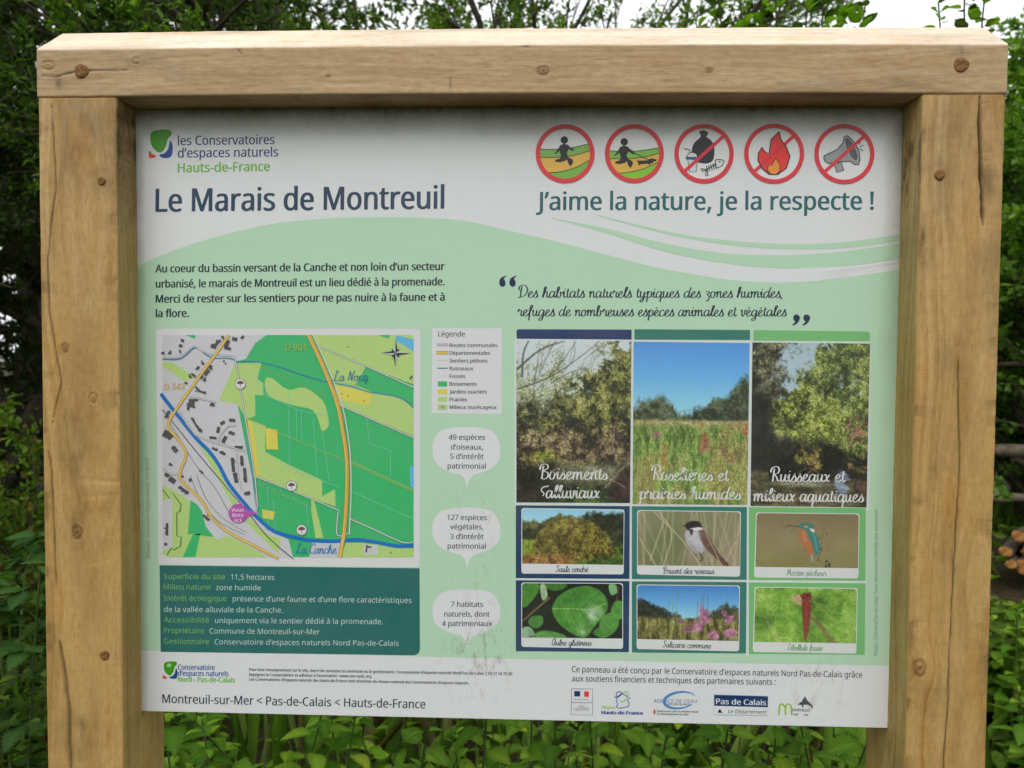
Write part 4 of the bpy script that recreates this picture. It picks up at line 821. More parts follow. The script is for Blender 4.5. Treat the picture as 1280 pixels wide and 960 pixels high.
def shape(im, pts, col, alpha=1.0, smooth=4, soft=.7):
    h, w = im.shape[:2]; p = (catmull(pts, smooth, True) if smooth else np.array(pts, float)) * np.array([w, h])
    yy, xx = np.mgrid[0:h, 0:w] + 0.0; ins = np.zeros((h, w), bool); dist = np.full((h, w), 1e9)
    for i in range(len(p)):
        a, b = p[i], p[(i + 1) % len(p)]
        c = ((a[1] > yy) != (b[1] > yy)) & (xx < (b[0] - a[0]) * (yy - a[1]) / (b[1] - a[1] + 1e-9) + a[0]); ins ^= c
        d = b - a; t = np.clip(((xx - a[0]) * d[0] + (yy - a[1]) * d[1]) / max((d ** 2).sum(), 1e-6), 0, 1); dist = np.minimum(dist, np.hypot(xx - a[0] - t * d[0], yy - a[1] - t * d[1]))
    m = (alpha * np.clip(np.where(ins, dist, -dist) / soft + .5, 0, 1))[..., None]; c = np.array(col, float)
    im[:] = im * (1 - m) + c * m; return m[..., 0]
def picture(name, label, q, paint, rad=0):
    """q: corners in the photograph, clockwise from top left"""
    q = np.array(q, float); k = 1.15
    w = int(max(q[1][0] - q[0][0], q[2][0] - q[3][0]) * k) + 1; h = int(max(q[3][1] - q[0][1], q[2][1] - q[1][1]) * k) + 1
    rs = np.random.default_rng(len(label) * 7 + w); im = paint(h, w, rs); hf = rs.normal(0, 1, (h, w, 1)); hf = soften(hf, .42); im = im * (1 + {'pA': .28, 'pB': .17, 'pC': .28, 'p1': .2, 'p5': .16, 'p6': .10}.get(paint.__name__, .0) * hf * np.clip((np.maximum(im[..., 1:2], im[..., :1]) - im[..., 2:] - 4) / 14, 0, 1))     # crisp leafy grain
    im = soften(im, .38); im = im + rs.normal(0, 2.5, (h, w, 1)); im = (im * .95 + im.mean(-1, keepdims=True) * .05) * .96 + 5      # colours slightly greyed, blacks lifted
    s_, t_ = np.meshgrid(np.linspace(0, 1, w), np.linspace(0, 1, h)); s_ = s_[..., None]; t_ = t_[..., None]
    uv = (q[0] * (1 - s_) + q[1] * s_) * (1 - t_) + (q[3] * (1 - s_) + q[2] * s_) * t_
    x, z = ray(uv[..., 0], uv[..., 1], DP); V = np.stack([x - O[0], np.full_like(x, -3.4 * EPS), z - O[2]], -1).reshape(-1, 3)
    i, j = np.meshgrid(np.arange(h - 1), np.arange(w - 1), indexing='ij'); keep = np.ones(i.shape, bool)
    if rad:                                                         # rounded upper corners
        for cx_ in (rad, w - 2 - rad):
            keep &= ~((i < rad) & ((j < rad) if cx_ == rad else (j > w - 2 - rad)) & (np.hypot(i - rad, j - cx_) > rad))
    F = np.stack([i * w + j, (i + 1) * w + j, (i + 1) * w + j + 1, i * w + j + 1], -1)[keep].reshape(-1, 4)
    me = mesh_np(name, V, F, M_print, cols=np.clip(lin(np.clip(im, 0, 255)).reshape(-1, 3) * 1.42, 0, .86))
    o = bpy.data.objects.new(name, me); COL.objects.link(o); o.parent = panel; o['label'] = label; return o
def XY(h, w): x, y = np.meshgrid(np.linspace(0, 1, w), np.linspace(0, 1, h)); return x, y
def fine(h, w, f, o=6, seed=0, rough=.72, asp=1.0):
    """noise with much fine detail, 0..1, stretched to full contrast; f = cells across the picture"""
    x, y = XY(h, w); s_ = 0; a = 1.0; t = 0; y = y * h / w * asp
    for i in range(o): s_ = s_ + a * vnoise(x * f * 2 ** i + 13.7 * i + seed * 3.1, y * f * 2 ** i + 7.3 * i + seed * 5.7); t += a; a *= rough
    s_ = s_ / t; lo, hi = np.percentile(s_, (6, 94)); return np.clip((s_ - lo) / (hi - lo), 0, 1)
def tex(im, m, pal, v):
    """lay a tonal texture v (0..1) through the mask m, from the darkest to the lightest colour of pal"""
    pal = np.array(pal, float); c = np.stack([np.interp(np.clip(v, 0, 1), np.linspace(0, 1, len(pal)), pal[:, k]) for k in range(3)], -1)
    m = np.clip(m, 0, 1)[..., None]; im[:] = im * (1 - m) + c * m
def edge(v, s_=12.0): return np.clip(v * s_ + .5, 0, 1)
def gauss(X, Y, cx_, cy_, rx, ry): return np.exp(-((X - cx_) / rx) ** 2 - ((Y - cy_) / ry) ** 2)
def soften(im, s_=.6):
    k = np.exp(-np.arange(-2, 3) ** 2 / (2 * s_ * s_)); k /= k.sum()
    for ax in (0, 1):
        pd = [(0, 0)] * 3; pd[ax] = (2, 2); q = np.pad(im, pd, mode='edge'); n = im.shape[ax]; im = sum(k[i] * np.take(q, np.arange(i, i + n), axis=ax) for i in range(5))
    return im
FOL = [(24, 26, 18), (46, 50, 28), (82, 86, 42), (118, 118, 60), (156, 154, 88)]
def pA(h, w, rs):
    X, Y = XY(h, w); im = grad(h, w, [(0, (182, 192, 196)), (.3, (170, 180, 176)), (1, (90, 90, 60))]); n1 = fine(h, w, 9, 6, 1); n2 = fine(h, w, 9, 5, 2, 1.0); n3 = fine(h, w, 3, 3, 3)
    tex(im, edge(n1 * .55 + Y * 1.5 + X * .1 - .62, 4) * .75, [(96, 104, 62), (126, 134, 84), (160, 166, 120)], n2)                       # pale spring leaves at the top left
    tex(im, edge(X * 1.0 + Y * 1.5 - .98 + .35 * (n1 - .5), 9), FOL, n2 * .8 + .25 * n3 - .12 + .12 * X); tex(im, edge(Y - .40 + .12 * (n1 - .5), 9), FOL, n2 * .85 - .12 + .25 * n3 - .25 * gauss(X, Y, .5, .5, .3, .12))
    tex(im, edge(Y - .56 + .1 * (n3 - .5), 9) * edge(.76 - Y, 14), [(30, 26, 20), (74, 60, 42), (120, 104, 74), (158, 146, 108)], n2 - .05 - .4 * gauss(X, Y, .7, .66, .14, .1))
    tex(im, gauss(X, Y, .24, .715, .12, .035), [(90, 96, 30), (160, 166, 56)], n2); tex(im, edge(Y - .765 + .03 * (n1 - .5), 20), [(20, 20, 17), (34, 32, 24), (60, 54, 38)], n2 - .1)
    tex(im, edge(.26 - np.abs(X - .62) + .05 * (n1 - .5), 8) * edge(.06 - np.abs(Y - .82), 18), [(84, 84, 60), (110, 110, 82), (132, 132, 104)], n1); tex(im, edge(Y - .9, 14) * edge(X - .38, 8), [(20, 24, 16), (44, 58, 28), (84, 112, 46)], n2 - .1); tex(im, gauss(X, Y, .93, .92, .1, .1), [(40, 26, 28), (70, 44, 44)], n2)
    for p, wd in (([(0, .18), (.2, .06), (.42, .0)], (3.4, 1.2)), ([(0, .30), (.3, .22), (.55, .1), (.72, .0)], (2.0, .6)), ([(.05, .22), (.06, .08), (.12, -.02)], (3, 1.6)), ([(0, .42), (.18, .3), (.4, .12), (.52, 0)], (1.3, .6)), ([(.1, .7), (.2, .5), (.38, .3), (.6, .18)], (1.6, .6)), ([(.14, .5), (.15, .3), (.2, .05)], (1.2, .6)), ([(0, .52), (.2, .46), (.5, .2)], (1.0, .5)), ([(.3, .26), (.45, .2), (.6, .17)], (1.3, .5)), ([(.2, .2), (.3, .05), (.35, 0)], (1.1, .5)), ([(.7, .06), (.85, .075), (1, .07)], (.8, .8)), ([(.92, .08), (.92, .14)], (.8, .8)), ([(.4, .2), (.5, .1), (.5, .0)], (.9, .5))):
        stroke(im, p, wd, (62, 58, 52), .8)
    for i in range(46):
        x, y = rs.uniform(0, .75), rs.uniform(.0, .45); a = rs.uniform(-1.3, -.2); l = rs.uniform(.05, .2); stroke(im, [(x, y), (x + l * math.cos(a), y + l * math.sin(a))], .7, (70, 66, 56), .6)
    for i in range(30):
        x, y = rs.uniform(0, 1), rs.uniform(.35, .75); a = rs.uniform(0, PI); l = rs.uniform(.03, .12); stroke(im, [(x, y), (x + l * math.cos(a), y - l * math.sin(a))], .8, (126, 118, 86), .5)
    for p, wd in (([(.78, .9), (.9, .8), (1, .74)], (3.0, 1.8)), ([(.3, .8), (.5, .76), (.62, .8)], (1.6, 1)), ([(.8, .84), (.95, .9)], (1.5, 1.2)), ([(.2, .74), (.5, .745), (.66, .76)], (1.2, 1))): stroke(im, p, wd, (124, 110, 88), .85)
    return im
def pB(h, w, rs):
    X, Y = XY(h, w); im = grad(h, w, [(0, (70, 132, 200)), (.2, (88, 156, 212)), (.42, (128, 190, 218)), (.48, (150, 196, 214)), (1, (150, 196, 214))]); n1 = fine(h, w, 12, 5, 4); n2 = fine(h, w, 12, 5, 5, 1.0); n0 = fine(h, w, 6, 5, 6)
    top = .47 - (.10 * np.exp(-((X - .1) / .11) ** 2) + .08 * np.exp(-((X - .28) / .1) ** 2) + .02 * (X < .5) + np.clip(X - .46, 0, 1) * .40 + .06 * gauss(X, X * 0, .70, 0, .05, 1) + .05 * np.exp(-((X - .95) / .07) ** 2)) + .05 * (n0 - .5) + .03 * (n1 - .5)
    tex(im, edge(Y - top, 22), [(26, 34, 22), (44, 54, 36), (66, 76, 52), (100, 110, 80)], n2 * .9 + .12 * (X < .5) - .25 * (Y - top) * 3 * (X > .5)); g = edge(Y - .482, 60)
    gr = fine(h, w, 26, 5, 7, .9, .28); gr2 = fine(h, w, 3, 4, 8)
    tex(im, g, [(58, 78, 34), (92, 120, 50), (124, 148, 70), (158, 170, 100)], gr * .75 + .25 * gr2); tex(im, g * np.exp(-((Y - .495) / .02) ** 2), [(130, 124, 80), (172, 160, 110)], n2); tex(im, g * .45 * edge(gr2 - .55, 4), [(130, 96, 58), (160, 130, 84)], gr)
    for i in range(420):
        x, y = rs.uniform(0, 1), rs.uniform(.62, 1.02); a = rs.normal(0, .35); l = rs.uniform(.02, .05); c = np.array([(130, 166, 66), (88, 124, 44), (56, 78, 34), (160, 182, 96), (150, 120, 76)][rs.integers(5)]); stroke(im, [(x, y), (x + l * math.sin(a), y - l * math.cos(a) * .8)], .8, c, .55)
    for cx_, y0_, y1_, ww, c in ((.62, .55, .66, .02, (150, 66, 56)), (.27, .62, .77, .02, (172, 88, 50)), (.77, .54, .72, .022, (110, 70, 50)), (.97, .5, .57, .03, (156, 76, 54)), (.2, .555, .59, .05, (146, 80, 98)), (.85, .68, .74, .05, (124, 86, 60)), (.6, .62, .68, .03, (138, 80, 62))):
        for q in range(46): x = cx_ + rs.normal(0, ww * .5); y = rs.uniform(y0_, y1_); stroke(im, [(x, y), (x + rs.normal(0, .008), y - .01)], 1.0, np.array(c) + rs.normal(0, 16), .7)
    return im
def pC(h, w, rs):
    X, Y = XY(h, w); im = grad(h, w, [(0, (150, 172, 182)), (.4, (150, 172, 182)), (.62, (26, 28, 22)), (1, (40, 36, 28))]); n1 = fine(h, w, 10, 6, 9); n2 = fine(h, w, 9, 5, 10, 1.0); n3 = fine(h, w, 4, 3, 11)
    tex(im, edge(.30 - X + .2 * (n1 - .5) + .06 * (Y - .2), 10), [(26, 28, 22), (52, 54, 38), (86, 86, 62), (126, 126, 100)], n2 - .35 * Y)
    r = edge(X - .42 + .28 * (n1 - .5) - .18 * np.exp(-((Y - .04) / .06) ** 2) + .10 * (Y > .22), 9); r = r * (1 - edge(gauss(X, Y, .86, .22, .16, .13) * n1 - .5, 8) * .85)
    tex(im, r, [(30, 36, 20), (66, 78, 36), (106, 120, 56), (146, 156, 84)], n2 * .9 + .1 * n3 - .25 * np.clip(Y - .35, 0, 1)); tex(im, edge(1 - ((X - .48) / .33) ** 2 - ((Y - .45) / .17) ** 2 + .5 * (n1 - .5), 4), [(36, 42, 20), (80, 90, 36), (120, 130, 56), (152, 160, 82)], n2)
    d = edge(Y - .60 + .06 * (n1 - .5) - .1 * gauss(X, Y, .9, .6, .12, .3), 12); tex(im, d, [(14, 16, 13), (24, 25, 19), (38, 38, 26)], n2); tex(im, edge(.16 - X + .03 * (n1 - .5), 12) * edge(Y - .3, 5), [(14, 16, 14), (30, 32, 25)], n2)
    tex(im, edge(gauss(X, Y, .5, .70, .12, .09) * n1 - .3, 6), [(50, 46, 22), (104, 94, 44), (146, 134, 66)], n2); tex(im, edge(gauss(X, Y, .92, .6, .12, .2) * n1 - .3, 6), [(50, 46, 28), (108, 92, 56), (150, 112, 84)], n2)
    stroke(im, [(.83, .45), (.86, .55), (.84, .62)], (1.5, 3), (146, 120, 98), .7); wv = fine(h, w, 8, 5, 12, .7, 3.0)
    tex(im, edge(Y - .84 + .02 * (n1 - .5) + .06 * (X < .15), 24), [(52, 48, 32), (76, 72, 48), (98, 92, 64)], wv - .2 * (X > .9)); tex(im, gauss(X, Y, .45, .862, .25, .016), [(110, 112, 92), (134, 134, 114)], wv)
    tex(im, edge(gauss(X, Y, .78, .86, .07, .09) * (.4 + wv) - .42, 4) * .85, [(70, 84, 112), (112, 130, 162), (150, 164, 186)], wv); tex(im, edge(gauss(X, Y, .93, .87, .07, .05) * (n1 + .3) - .45, 8), [(36, 28, 24), (92, 70, 56)], n2)
    for p in ([(.4, .79), (.5, .76), (.6, .8)], [(.45, .82), (.52, .77), (.58, .72)]): stroke(im, p, 1.2, (138, 96, 64), .8)
    return im
def p1(h, w, rs):
    X, Y = XY(h, w); im = grad(h, w, [(0, (126, 184, 208)), (.25, (146, 196, 212)), (1, (84, 108, 40))]); n1 = fine(h, w, 14, 5, 13); n2 = fine(h, w, 20, 4, 14, 1.0)
    tex(im, edge(Y - .24 + .16 * gauss(X, Y * 0, .36, 0, .12, 1) + .1 * (n1 - .5), 16), [(46, 54, 28), (80, 88, 42), (110, 104, 60)], n2); tex(im, edge(Y - .06 + .1 * (n1 - .5) - .5 * np.clip(.7 - X, 0, 1), 12), [(20, 25, 16), (36, 42, 25), (56, 60, 36)], n2); tex(im, edge(Y - .56, 20) * (X < .2), [(100, 122, 36), (130, 146, 52)], n2)
    tex(im, edge(Y + .35 * X - .98 + .05 * (n1 - .5), 14), [(34, 54, 20), (56, 84, 30), (84, 112, 44)], n2); tex(im, edge(1 - ((X - .5) / .41) ** 2 - ((Y - .84) / .70) ** 2 + .10 * (n1 - .5), 8) * edge(1.08 - Y - .25 * X, 9), [(50, 44, 20), (84, 76, 30), (112, 102, 40), (140, 130, 60)], n2 * .9 - .1 * gauss(X, Y, .45, .65, .25, .2) + .12 * (Y < .4)); tex(im, edge(Y - .84 + .05 * (n1 - .5), 10) * edge(.5 - X, 6), [(90, 62, 30), (136, 96, 48), (160, 124, 70)], n2); return im
def p2(h, w, rs):
    X, Y = XY(h, w); im = grad(h, w, [(0, (128, 122, 98)), (.5, (106, 110, 76)), (1, (116, 108, 84))]); tex(im, np.full((h, w), .6), [(88, 104, 56), (116, 116, 84), (148, 136, 112)], fine(h, w, 2.5, 3, 15, .5, .5))
    for i in range(34):
        x = rs.uniform(-.1, 1.1); dx = rs.normal(0, .16); c = np.array([170, 154, 126]) + rs.normal(0, 18); stroke(im, [(x, -.05), (x + dx, 1.05)], rs.uniform(.8, 2.6), c, rs.uniform(.35, .8))
    im[:] = soften(im, .6)
    for p in ([(.15, 0), (.42, .5), (.62, 1)], [(.25, .2), (.12, .9)], [(.02, .5), (.18, 1)], [(.2, 0), (.33, .4), (.25, 1.0)]): stroke(im, p, 1.5, (186, 170, 140), .8)
    shape(im, [(.47, .36), (.55, .3), (.62, .42), (.66, .62), (.62, .76), (.55, .74), (.49, .62), (.46, .48)], (160, 158, 164)); shape(im, [(.50, .4), (.56, .38), (.6, .6), (.56, .7)], (182, 180, 184), .5, 4, 4); shape(im, [(.60, .30), (.66, .36), (.74, .62), (.8, .78), (.88, .96), (.84, .98), (.72, .78), (.64, .62), (.6, .44)], (94, 64, 50)); stroke(im, [(.7, .66), (.88, .96)], (2.4, 1.2), (60, 48, 44), .9); stroke(im, [(.64, .4), (.7, .6)], 1, (140, 110, 84), .7); stroke(im, [(.66, .38), (.75, .66)], .8, (40, 32, 30), .7)
    shape(im, [(.47, .22), (.53, .17), (.60, .19), (.62, .3), (.55, .34), (.49, .34), (.46, .28)], (32, 29, 31)); shape(im, [(.505, .315), (.60, .285), (.63, .33), (.55, .345)], (206, 204, 204)); shape(im, [(.5, .33), (.54, .34), (.52, .44)], (40, 34, 34)); stroke(im, [(.47, .25), (.44, .27)], 1.3, (44, 44, 44)); tex(im, gauss(X, Y, .6, .55, .12, .25) * .35, [(70, 66, 66), (190, 186, 186)], fine(h, w, 16, 4, 3))
    stroke(im, [(.6, .74), (.63, .86), (.6, .9)], 1.2, (50, 40, 36)); stroke(im, [(.64, .3), (.82, 1)], 1.3, (182, 166, 138), .8); stroke(im, [(.7, 1), (1, .4)], 1.4, (130, 108, 84), .8); return im
def p3(h, w, rs):
    im = grad(h, w, [(0, (120, 106, 76)), (.5, (128, 116, 80)), (1, (122, 118, 70))]); im += (fbm(*np.meshgrid(np.linspace(0, 3, w), np.linspace(0, 2, h)), 3)[..., None] - .5) * 20
    shape(im, [(.42, .3), (.46, .29), (.5, .4), (.54, .55), (.565, .7), (.55, .78), (.5, .7), (.45, .56), (.42, .44)], (160, 96, 58), 1, 4, 1.2); shape(im, [(.44, .34), (.48, .36), (.5, .5), (.46, .5)], (180, 120, 76), .6, 4, 3); shape(im, [(.49, .28), (.54, .3), (.58, .36), (.61, .5), (.62, .66), (.59, .76), (.565, .7), (.54, .54), (.5, .4)], (48, 112, 104), 1, 4, 1.2); stroke(im, [(.55, .34), (.58, .5), (.59, .68)], 1.6, (84, 164, 150), .6)
    shape(im, [(.41, .24), (.44, .18), (.5, .16), (.55, .2), (.565, .27), (.52, .3), (.45, .28)], (50, 112, 102)); shape(im, [(.52, .27), (.56, .29), (.56, .34), (.53, .31)], (204, 200, 188)); shape(im, [(.46, .225), (.5, .22), (.5, .26), (.47, .26)], (180, 112, 74)); stroke(im, [(.30, .225), (.42, .24)], (1, 2.0), (34, 32, 30)); stroke(im, [(.54, .76), (.55, .86)], (2.5, 1.6), (118, 154, 160)); stroke(im, [(.47, .66), (.49, .68)], 1.6, (120, 66, 44))
    for p in ([(.22, .13), (.27, .24), (.3, .26)], [(.33, .36), (.37, .3)], [(.0, .86), (.06, .92), (.1, .98)], [(.6, .84), (.68, .92), (.7, 1)], [(.66, .2), (.64, .5), (.62, .8)], [(.48, .8), (.51, .88)]): stroke(im, p, .9, (84, 72, 56), .6)
    dabs(im, rs, 14, (.6, .15, .7, .9), (.6, 1.3), [(70, 60, 44)], alpha=.6); dabs(im, rs, 5, (.66, .84, .72, .98), (1.2, 2.0), [(46, 40, 34)]); return im
def leafp(im, pts, col, vein, rib):
    shape(im, pts, col); stroke(im, rib, 1.2, vein, .7)
def p4(h, w, rs):
    im = np.full((h, w, 3), (24., 28., 22.)); im += rs.normal(0, 4, (h, w, 1))
    for pts, c in (([(0, 0), (.15, 0), (.17, .12), (.08, .36), (0, .42)], (62, 118, 40)), ([(.2, 0), (.44, 0), (.4, .1), (.3, .13)], (54, 104, 40)), ([(.06, .72), (.1, .6), (.2, .6), (.2, .75), (.13, .82)], (66, 124, 50)), ([(.88, .5), (.92, .32), (1, .34), (1, .6), (.92, .64)], (70, 130, 52)), ([(.76, .8), (.8, .6), (.9, .52), (.96, .7), (.9, .9), (.78, .98)], (72, 132, 50)), ([(.1, 1), (.2, .86), (.4, .92), (.42, 1)], (76, 132, 58)), ([(0, .82), (.08, .8), (.12, .94), (0, .98)], (120, 156, 120)), ([(.86, .02), (.93, .02), (.94, .16), (.88, .2)], (104, 150, 100)), ([(.18, .04), (.23, .02), (.25, .24), (.2, .3)], (140, 168, 130)), ([(.7, .9), (.76, .8), (.8, .98)], (62, 116, 46))): shape(im, pts, c)
    shape(im, [(.3, .44), (.36, .24), (.48, .1), (.64, .04), (.78, .14), (.85, .36), (.82, .56), (.72, .76), (.64, .96), (.56, .96), (.42, .82), (.33, .64)], (64, 124, 42))
    shape(im, [(.6, .47), (.76, .42), (.82, .5), (.74, .66), (.66, .58)], (128, 164, 118), .55, 4, 5); shape(im, [(.38, .5), (.55, .5), (.62, .7), (.6, .86), (.46, .76)], (84, 146, 50), .5, 4, 5); shape(im, [(.4, .34), (.52, .16), (.66, .1), (.6, .3)], (46, 100, 34), .5, 4, 4)
    stroke(im, [(.3, .46), (.5, .455), (.68, .47), (.82, .36)], 1.3, (150, 186, 110), .8)
    for a_, b_ in (((.40, .455), (.5, .2)), ((.48, .455), (.62, .12)), ((.57, .46), (.74, .2)), ((.4, .46), (.46, .78)), ((.48, .46), (.58, .9)), ((.57, .465), (.7, .8)), ((.65, .47), (.78, .64))): stroke(im, [a_, b_], .8, (40, 84, 30), .7)
    X, Y = XY(h, w); n_ = fine(h, w, 22, 3, 30, .9); im *= (.9 + .2 * n_)[..., None]
    for q in range(9):
        x = .40 + q * .045; y = .455; stroke(im, [(x, y), (x + .10, y + .36 - .02 * q)], .8, (120, 168, 96), .35); stroke(im, [(x, y), (x + .10, y - .30 + .015 * q)], .8, (116, 160, 96), .3)
    tex(im, gauss(X, Y, .70, .56, .05, .14) * .7, [(150, 180, 146), (196, 212, 190)], n_); tex(im, gauss(X, Y, .60, .88, .05, .07) * .6, [(150, 176, 140), (200, 210, 186)], n_)
    stroke(im, [(0, .7), (.12, .5), (.27, .26)], (1.8, 2.6), (110, 92, 58)); stroke(im, [(.96, .05), (.94, .3)], 1.6, (90, 60, 50)); return im
def p5(h, w, rs):
    X, Y = XY(h, w); im = grad(h, w, [(0, (56, 116, 184)), (.35, (92, 158, 206)), (.6, (134, 188, 210)), (1, (134, 188, 210))]); n1 = fine(h, w, 14, 5, 16); n2 = fine(h, w, 14, 5, 17, .85); gr = fine(h, w, 24, 4, 18, .9, .3)
    tex(im, edge(Y - .26 - X * .72 + .1 * (n1 - .5), 16), [(26, 32, 26), (42, 48, 36), (66, 70, 50)], n2); tex(im, edge(Y - .34 - np.abs(X - .88) * .9 + .1 * (n1 - .5), 16), [(44, 50, 32), (70, 74, 46), (98, 94, 62)], n2)
    tex(im, edge(Y - .60 + .05 * (n1 - .5), 18), [(60, 54, 30), (92, 88, 44), (118, 112, 62), (140, 140, 84)], gr); pk = 0
    for cx_, cy_, rx, ry in ((.58, .74, .08, .1), (.64, .48, .03, .12), (.67, .56, .06, .14), (.5, .8, .06, .08), (.86, .5, .03, .06), (.9, .6, .05, .09), (.75, .9, .05, .08), (.92, .86, .06, .08), (.42, .66, .05, .05)): pk = np.maximum(pk, gauss(X, Y, cx_, cy_, rx, ry))
    tex(im, edge(pk * (.55 + n2) - .40, 5) * .9, [(110, 66, 90), (158, 92, 128), (190, 128, 160)], n2)
    for x, y0_, y1_ in ((.64, .12, .6), (.68, .16, .6), (.58, .3, .6), (.3, .2, .6), (.38, .1, .6), (.34, .3, .6), (.62, .2, .5)): stroke(im, [(x, y1_), (x + .01, y0_)], .9, (96, 90, 84) if x > .5 else (96, 130, 96), .7)
    for x in (.12, .32, .36, .22): stroke(im, [(x, 1), (x + .03, .62)], 1.1, (126, 150, 60), .7)
    return im
def p6(h, w, rs):
    im = np.full((h, w, 3), (96., 136., 46.)); tex(im, np.ones((h, w)), [(62, 92, 34), (92, 134, 44), (120, 164, 58), (150, 178, 92)], .6 * fine(h, w, 5, 3, 19, .5) + .4 * fine(h, w, 16, 4, 20))
    for p in ([(0, .22), (.12, .6), (.24, 1)], [(.0, .9), (.14, .86), (.3, .96)], [(.1, .3), (.2, .5), (.18, .8)], [(.7, .9), (.78, .5)], [(.85, 0), (1, .3)]): stroke(im, p, 1.2, (160, 148, 100), .6)
    stroke(im, [(.53, .5), (.66, .74), (.8, 1.02)], (3, 5), (120, 102, 70)); stroke(im, [(.56, .52), (.7, .76)], 1.6, (84, 62, 46), .7); shape(im, [(.36, .14), (.46, .12), (.5, .2), (.46, .3), (.4, .28)], (186, 140, 120), .8, 4, 2); shape(im, [(.46, .12), (.54, .12), (.55, .3), (.54, .6), (.52, .86), (.49, .94), (.475, .7), (.46, .4)], (118, 50, 40), 1, 4, 1.2); stroke(im, [(.505, .2), (.5, .9)], .9, (160, 90, 74), .6); stroke(im, [(.5, .2), (.36, .34), (.30, .5)], (2.0, .8), (150, 150, 110), .35); stroke(im, [(.5, .22), (.66, .3), (.74, .42)], (2.0, .8), (150, 150, 110), .35); dabs(im, rs, 26, (.44, .08, .56, .24), (.7, 1.6), [(66, 38, 32), (106, 46, 38)]); return im
picture('habitat_picture', 'picture of a flooded wood with leaning branches', [(645.5, 425.8), (789.3, 426), (787.5, 628.8), (645.5, 628)], pA)
picture('habitat_picture', 'picture of a reed meadow under a blue sky', [(792, 427), (937, 428.8), (934, 631.3), (790.8, 630)], pB)
picture('habitat_picture', 'picture of a stream under tall green trees', [(940.5, 428), (1087.5, 429.5), (1083, 634.3), (938, 632.5)], pC)
fr = (((651.7, 635), (780.6, 636.7), (779.6, 718), (651.7, 716.9), (651.9, 704.4), (780, 706)), ((796.3, 637.5), (926.2, 639.2), (925, 721), (796.2, 718), (796.2, 706.5), (925.6, 707.8)), ((945, 640.4), (1074.2, 641.9), (1073, 723), (942.5, 721.7), (943.3, 708.5), (1073.4, 710.2)),
      ((651.7, 728), (778.8, 728.8), (778.8, 811.2), (651.7, 808.5), (651.7, 796.7), (778.8, 798.2)), ((795.8, 730.4), (925, 731.9), (923.8, 814.2), (795.8, 811.2), (795.8, 798.7), (924, 801.2)), ((943.3, 733.5), (1072, 735), (1070.4, 816.9), (940.8, 814.8), (941.6, 802.3), (1070.8, 804)))
lb = ('picture of a domed willow bush', 'picture of a black headed bird among reeds', 'picture of a blue and orange kingfisher', 'picture of a broad green alder leaf', 'picture of pink flower spikes under a blue sky', 'picture of a red dragonfly on a twig')
cap = (('Saule cendré', 694.8, 714.8, 735.4, 715, INK), ('Bruant des roseaux', 828.5, 716.8, 893, 717.4, INK), ('Martin pêcheur', 983, 719.3, 1033, 720, lin((120, 170, 132))), ('Aulne glutineux', 689.6, 806.6, 739.6, 807, INK), ('Salicaire commune', 828.5, 809, 888.8, 810.6, lin((60, 90, 84))), ('Libellule fauve', 984, 812.6, 1027.7, 813.6, lin((120, 180, 120))))
for (tl, tr_, br_, bl_, il, ir), l_, pf, cp in zip(fr, lb, (p1, p2, p3, p4, p5, p6), cap):
    a = Art('caption_card'); a.quad([tl, tr_, br_, bl_], lin((222, 224, 224)), 2.6, 3.2); a.script(cp[0], cp[1], cp[2], cp[3], cp[4], 4.4, cp[5], 4.5, .20, .11); a.build('white card captioned ' + cp[0])
    e = .9; picture('species_picture', l_, [(tl[0] + e, tl[1] + e), (tr_[0] - e, tr_[1] + e), (ir[0] - e, ir[1]), (il[0] + e, il[1])], pf, 3)
for ws, l_ in (((('Boisements', 673.8, 598.8, 759.5, 599.5), ('alluviaux', 682, 622.6, 749.5, 622.6)), 'white cursive name over the flooded wood'), ((('Roselières et', 813.8, 600, 910.5, 601.2), ('prairies humides', 799, 623.4, 925.8, 624.5)), 'white cursive name over the reed meadow'), ((('Ruisseaux et', 962.5, 602, 1056.3, 602.5), ('milieux aquatiques', 941.5, 626.4, 1079.5, 627.6)), 'white cursive name over the stream')):
    a = Art('habitat_name'); 
    for t_, x, y, x2, y2 in ws: a.script(t_, x, y, x2, y2, 9.6, lin((222, 224, 222)), 5, .20, .07, .08)
    if 'flooded' in l_: a.line([(686, 607.5), (679, 609), (676.5, 613), (680, 616.5), (678.5, 620)], 1.3, lin((222, 224, 222)), 5, 4)
    a.build(l_)
# ------------------------------------------------------------------ ground
def ground_mat():
    m, nt, b = newmat('woodland_soil', .95, .1); L = nt.links; tc = N(nt, 'ShaderNodeTexCoord')
    n = N(nt, 'ShaderNodeTexNoise', i_Scale=3.0, i_Detail=8.0, i_Roughness=.7); L.new(tc.outputs['Object'], n.inputs[0])
    n2 = N(nt, 'ShaderNodeTexNoise', i_Scale=40.0, i_Detail=5.0); L.new(tc.outputs['Object'], n2.inputs[0])
    r = ramp(nt, n.outputs[0], [(.35, (.030, .022, .013)), (.5, (.050, .040, .020)), (.65, (.035, .060, .016))]); r2 = ramp(nt, n2.outputs[0], [(.3, (.5, .5, .5)), (.7, (1.3, 1.25, 1.1))])
    L.new(mixc(nt, r.outputs[0], r2.outputs[0], 1.0, 'MULTIPLY'), b.inputs['Base Color'])
    bp = N(nt, 'ShaderNodeBump', i_Strength=.8, i_Distance=.03); L.new(n2.outputs[0], bp.inputs['Height']); L.new(bp.outputs[0], b.inputs['Normal']); return m
g = np.concatenate([-np.geomspace(300, 8, 14), np.linspace(-7, 8, 60), np.geomspace(9, 300, 14)])
